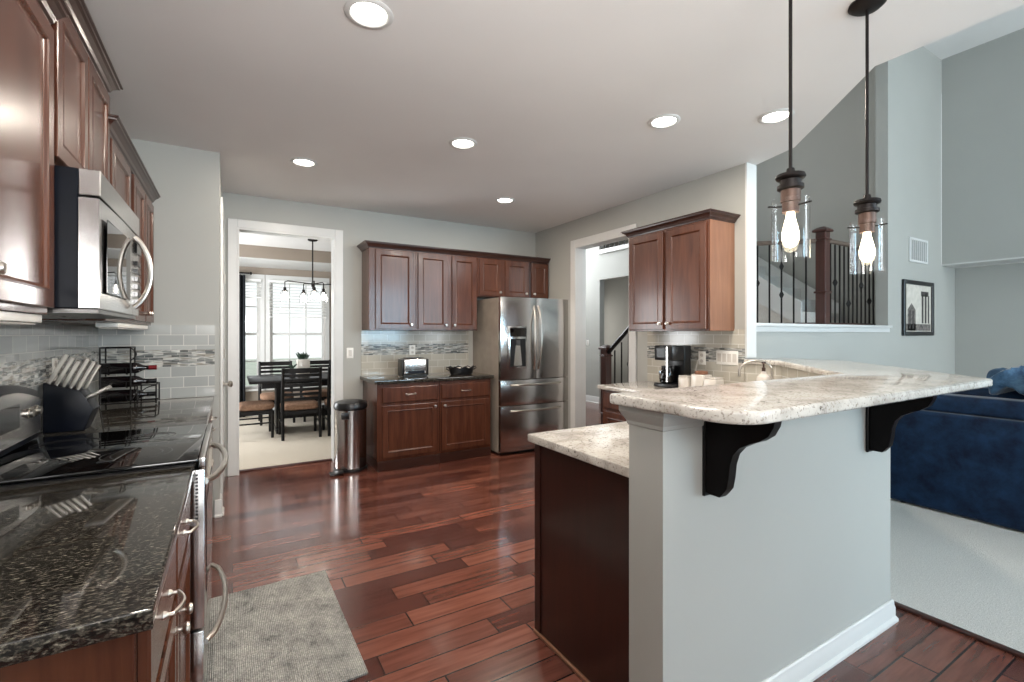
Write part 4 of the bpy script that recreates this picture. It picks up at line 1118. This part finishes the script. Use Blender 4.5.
def newel(r, x, y, z0, z1, w=0.095):
    a = w / 2
    m = MB().box(x - a, x + a, y - a, y + a, z0, z1 - 0.06, 0.004, 1)
    n_ = m.build('newel_post', STAIRWOOD, r)
    for za in (z1 - .15, z0 + .34):
        MB().box(x - a - .013, x + a + .013, y - a - .013, y + a + .013, za, za + .021, .005, 1).build('newel_moulding', STAIRWOOD, n_)
    c = MB()
    c.box(x - a - .025, x + a + .025, y - a - .025, y + a + .025, z1 - .0595, z1 - .035, .006, 1)
    c.loft([[(x - q, y - q, zz), (x + q, y - q, zz), (x + q, y + q, zz), (x - q, y + q, zz)] for q, zz in ((a + .02, z1 - .035), (a - .01, z1 - .012), (.012, z1))])
    c.build('newel_cap', STAIRWOOD, n_)
def rail_run(r, a0, a1, b0, b1, n, knuck=(), railmat=None):
    railmat = railmat or RAILWOOD
    """a0-a1: bottom line of the balusters, b0-b1: top line"""
    a0, a1, b0, b1 = map(Vector, (a0, a1, b0, b1))
    MB().tube([b0, b1], 0.032, 8, flat=0.8).build('handrail', railmat, r)
    for k in range(n):
        t = (k + 0.5) / n
        p, q = a0.lerp(a1, t), b0.lerp(b1, t)
        o = MB().box(p.x - .0065, p.x + .0065, p.y - .0065, p.y + .0065, p.z, q.z - 0.02).build('baluster', IRON, r)
        if k in knuck:
            for f_ in knuck[k]:
                z = p.z + (q.z - p.z) * f_
                c = MB()
                for s in (-1, 1):
                    c.tube([(p.x, p.y, z - .045), (p.x + s * .022, p.y, z), (p.x, p.y, z + .045)], .005, 6)
                    c.tube([(p.x, p.y, z - .045), (p.x, p.y + s * .022, z), (p.x, p.y, z + .045)], .005, 6)
                c.build('knuckle', IRON, o)
NX, NY = 5.44, 2.65
lr = empty('stair_railing', (0, 0, 0)); tag(lr, 'stair landing balustrade with iron balusters in the wall opening', 'railing')
newel(lr, NX, NY, 1.476, 2.53, 0.10)
rail_run(lr, (NX - .07, NY + .07, 1.50), (NX - 0.66, NY + 0.66, 1.50), (NX - .05, NY + .05, 2.38), (NX - 0.66, NY + 0.66, 2.38), 7, {2: (0.35, 0.7), 4: (0.5,), 0: ()})
rail_run(lr, (NX + .07, NY - .02, 1.50), (NX + 1.25, NY - .02, 1.50), (NX + .05, NY - .02, 2.38), (NX + 1.27, NY - .02, 2.38), 12, {1: (0.5,), 4: (0.25,), 7: (0.5,), 9: (0.3,)})
MB().tube([(NX - .05, NY + .05, 1.49), (NX - .66, NY + .66, 1.49)], .022, 8, flat=.6).tube([(NX + .05, NY - .02, 1.49), (NX + 1.27, NY - .02, 1.49)], .022, 8, flat=.6).build('bottom_rail', STAIRWOOD, lr)

sr = empty('stair_railing', (0, 0, 0)); tag(sr, 'dark sloping handrail with newel seen through the foyer doorway', 'railing')
newel(sr, 4.19, 4.66, 0.0, 1.24, 0.10)
rail_run(sr, (4.19, 4.56, 0.36), (4.19, 3.22, 1.50), (4.19, 4.62, 1.14), (4.19, 3.22, 2.30), 11, {2: (0.5,), 5: (0.4, 0.6), 8: (0.5,)}, BLACKWOOD)
br_ = empty('balcony_railing', (0, 0, 0)); tag(br_, 'upstairs balcony railing high above the foyer opening', 'railing')
MB().box(6.20, 6.26, 5.75, 7.14, 3.80, 3.85, .01, 2).build('handrail', STAIRWOOD, br_)
MB().box(6.205, 6.25, 5.75, 7.14, 3.002, 3.03).build('bottom_rail', TRIM, br_)
for k in range(11):
    y = 5.8 + k * 0.125
    MB().box(6.22, 6.235, y, y + .013, 3.0305, 3.799).build('baluster', IRON, br_)
sk_ = MB().box(3.75, 3.95, 6.5, 6.75, 0.0, 0.45, .02, 2)
# dark foyer speaker box by the wall
fb = empty('floor_speaker', (6.05, 7.95, 0)); tag(fb, 'small black box standing on the foyer floor by the baseboard', 'speaker')
sk_.bm.free()
MB().box(-.12, .12, -.15, .15, 0, .42, .015, 2).build('cabinet_box', BLACKP, fb)
MB().box(-.125, -.1205, -.12, .12, .05, .38, .002, 1).build('grille', IRON, fb)

# ------------------------------------------------------------------ dining room things
def slat_chair():
    r = empty('dining_chair', (0, 0, 0))               # local: seat toward +y, backrest at y=0
    w = 0.225
    for s in (-1, 1):
        MB().tube([(s * w, -0.03, 0), (s * w, 0.01, 0.25), (s * w, 0.02, 0.46), (s * w, 0.0, 0.62), (s * w, -0.05, 0.93)], [0.019, 0.021, 0.023, 0.021, 0.018], 8).build('leg', BLACKWOOD, r)
        MB().tube([(s * w, 0.42, 0), (s * w, 0.42, 0.36)], [0.018, 0.023], 8).build('leg', BLACKWOOD, r)
    m = MB()
    for k in range(7):
        z = 0.52 + k * 0.062
        y = 0.005 - 0.05 * max(0, (z - 0.6) / 0.33)
        h_ = 0.032 if k == 6 else 0.019
        m.loft([[(x, y + 0.022 * (1 - (x / w) ** 2) * -1 - .008, z - h_), (x, y - 0.022 * (1 - (x / w) ** 2) + .008, z - h_), (x, y - 0.022 * (1 - (x / w) ** 2) + .008, z + h_), (x, y - 0.022 * (1 - (x / w) ** 2) - .008, z + h_)] for x in [-w + 2 * w * q / 8 for q in range(9)]])
    m.build('backrest', BLACKWOOD, r)
    MB().box(-w, w, 0.02, 0.43, 0.31, 0.365, 0.006, 1).build('seat_frame', BLACKWOOD, r)
    cushion(-w - .005, w + .005, 0.025, 0.45, 0.36, 0.455, 0.02, 8).build('seat', SEATB, r)
    for s in (-1, 1): MB().tube([(s * w, 0.0, 0.2), (s * w, 0.42, 0.2)], 0.011, 6).build('stretcher', BLACKWOOD, r)
    return r
ch = slat_chair()
spots = [(0.785, 6.72, 0, 'black slat-back dining chair with its back to the doorway'),
         (1.345, 6.72, 0, 'black slat-back dining chair half hidden by the right door casing'),
         (0.60, 8.40, PI, 'black slat-back dining chair at the window side, left of the vase'),
         (1.20, 8.40, PI, 'black slat-back dining chair at the window side, behind the vase'),
         (0.04, 7.20, -PI / 2, 'black dining chair with tan seat at the left table end')]
for i, (x, y, a, lab) in enumerate(spots):
    o = ch if i == 0 else copy_tree(ch)
    o.location = (x, y, 0.0125); o.rotation_euler = (0, 0, a); tag(o, lab, 'dining chair', 'black dining chairs')
tb = empty('dining_table', (1.12, 7.48, 0.0125)); tag(tb, 'black trestle dining table in front of the windows', 'dining table')
MB().box(-0.93, 0.93, -0.53, 0.53, 0.715, 0.75, 0.006, 2).build('tabletop', BLACKWOOD, tb)
MB().box(-0.78, 0.78, -0.40, 0.40, 0.64, 0.7145).build('apron', BLACKWOOD, tb)
for s in (-1, 1):
    MB().box(s * 0.55 - .05, s * 0.55 + .05, -0.30, 0.30, 0.0, 0.06, .006, 1).box(s * 0.55 - .04, s * 0.55 + .04, -0.16, 0.16, 0.0605, 0.6395).build('leg', BLACKWOOD, tb)
MB().box(-0.51, 0.51, -0.035, 0.035, 0.16, 0.26).build('stretcher', BLACKWOOD, tb)
va = empty('vase', (0.89, 7.45, 0.763)); tag(va, 'square white vase of dark succulents on the dining table', 'vase')
MB().box(-0.085, 0.085, -0.06, 0.06, 0, 0.25, .008, 2).build('pot', CERAMIC, va)
m = MB()
for k in range(34):
    a = random.random() * 2 * PI; R_ = random.random() * 0.07
    cx, cy = R_ * math.cos(a), R_ * math.sin(a) * .8
    L = 0.03 + random.random() * .045
    tx, ty = cx + math.cos(a) * L * .7, cy + math.sin(a) * L * .7
    m.tube([(cx, cy, .252), ((cx + tx) / 2, (cy + ty) / 2, .26 + L * .8), (tx, ty, .26 + L * 1.3)], [.004, .011, .002], 6)
m.build('leaves', LEAF, va)
va2 = empty('plant_pot', (0.735, 7.33, 0.763)); tag(va2, 'small dark leafy plant left of the white vase', 'potted plant')
MB().lathe([(0.0, 0), (0.04, 0), (0.05, 0.12), (0.046, 0.122), (0.0, 0.115)], n=16).build('pot', BLACKP, va2)
m = MB()
for k in range(20):
    a = random.random() * 2 * PI; L = 0.03 + random.random() * .04
    m.tube([(0, 0, .118), (math.cos(a) * L * .6, math.sin(a) * L * .6, .13 + L * .6), (math.cos(a) * L, math.sin(a) * L, .13 + L)], [.003, .01, .002], 6)
m.build('leaves', LEAF, va2)

cu = empty('curtain', (0.03, 8.9, 0.02)); tag(cu, 'charcoal curtain panel hanging beside the dining window', 'curtain')
rows = []
for i in range(2):
    z = (0.0, 2.33)[i]
    rows.append([(-0.2 + 0.36 * k / 40, 0.035 * math.sin(k * 0.95), z) for k in range(41)])
o = MB().sheet(rows).build('panel', CURTAIN, cu)
sm = o.modifiers.new('thick', 'SOLIDIFY'); sm.thickness = 0.006
rd_ = MB().tube([(-1.0, 8.9, 2.38), (0.25, 8.9, 2.38)], 0.012, 8).lathe([(0.0, 0), (0.022, 0.008), (0.022, 0.03), (0.0, 0.04)], (0.25, 8.9, 2.38), 12, 'x')
rd_.tube([(0.2, 8.9, 2.38), (0.2, 8.985, 2.40)], .008, 6)
rd_ = rd_.build('curtain_rod', BRONZE); tag(rd_, 'dark curtain rod over the dining window', 'curtain rod')

def blind(x0, x1, zt, drop, lab):
    r = empty('window_blind', ((x0 + x1) / 2, 8.965, zt)); tag(r, lab, 'window blind', 'white window blinds')
    a = (x1 - x0) / 2
    MB().box(-a, a, -.012, .03, -.045, 0, .004, 1).build('headrail', BLINDM, r)
    m = MB()
    k = 0; z = -.07
    while z > -drop:
        m.loft([[(x, -.018, z - .006), (x, .018, z + .006), (x, .018, z + .008), (x, -.018, z - .004)] for x in (-a, a)])
        z -= .05
    m.build('slats', BLINDM, r)
    MB().box(-a, a, -.012, .012, -drop - .02, -drop, .003, 1).build('bottom_rail', BLINDM, r)
blind(W1[0] - .02, W1[1] + .02, 2.30, 0.62, 'white slatted blind half lowered over the right dining window')
blind(W2[0] - .02, W2[1] + .02, 2.30, 0.30, 'white slatted blind raised on the window by the curtain')

cd = empty('chandelier', (0.97, 7.1, 2.70)); tag(cd, 'dark linear chandelier with glass jar shades above the dining table', 'chandelier')
MB().lathe([(0, -.0005), (.065, -.0005), (.065, -.012), (.05, -.022), (0, -.024)], n=24).build('canopy', BRONZE, cd)
MB().lathe([(.009, -.024), (.009, -.60), (.018, -.605), (.018, -.66), (.009, -.665), (.009, -.69), (0, -.695)], n=12).build('rod', BRONZE, cd)
arms = [(-0.36, -0.10), (-0.10, 0.14), (0.12, -0.14), (0.36, 0.10), (-0.02, -0.30)]
for (ax, ay) in arms:
    m = MB().tube([(0, 0, -.62), (ax * .9, ay * .9, -.605), (ax, ay, -.62), (ax, ay, -.70)], .007, 8)
    m.lathe([(.0, -.69), (.018, -.692), (.02, -.73), (.035, -.735), (.035, -.745), (0, -.745)], (ax, ay, 0), 14)
    am = m.build('arm', BRONZE, cd)
    MB().lathe([(.034, -.7455), (.052, -.76), (.055, -.80), (.055, -.885), (.053, -.885), (.053, -.80), (.05, -.762), (.034, -.7475), (.034, -.7455)], (ax, ay, 0), 24).build('glass_shade', GLASS, am)
    MB().lathe([(.0, -.746), (.012, -.75), (.014, -.775), (.028, -.81), (.026, -.835), (0, -.85)], (ax, ay, 0), 14).build('bulb', JARBULB, am)
# outdoors beyond the dining windows
gl = MB().box(-20, 22, 9.3, 40, -0.6, -0.5).build('lawn', GRASS); tag(gl, 'pale lawn outside the dining windows', 'lawn', None, 'structure')
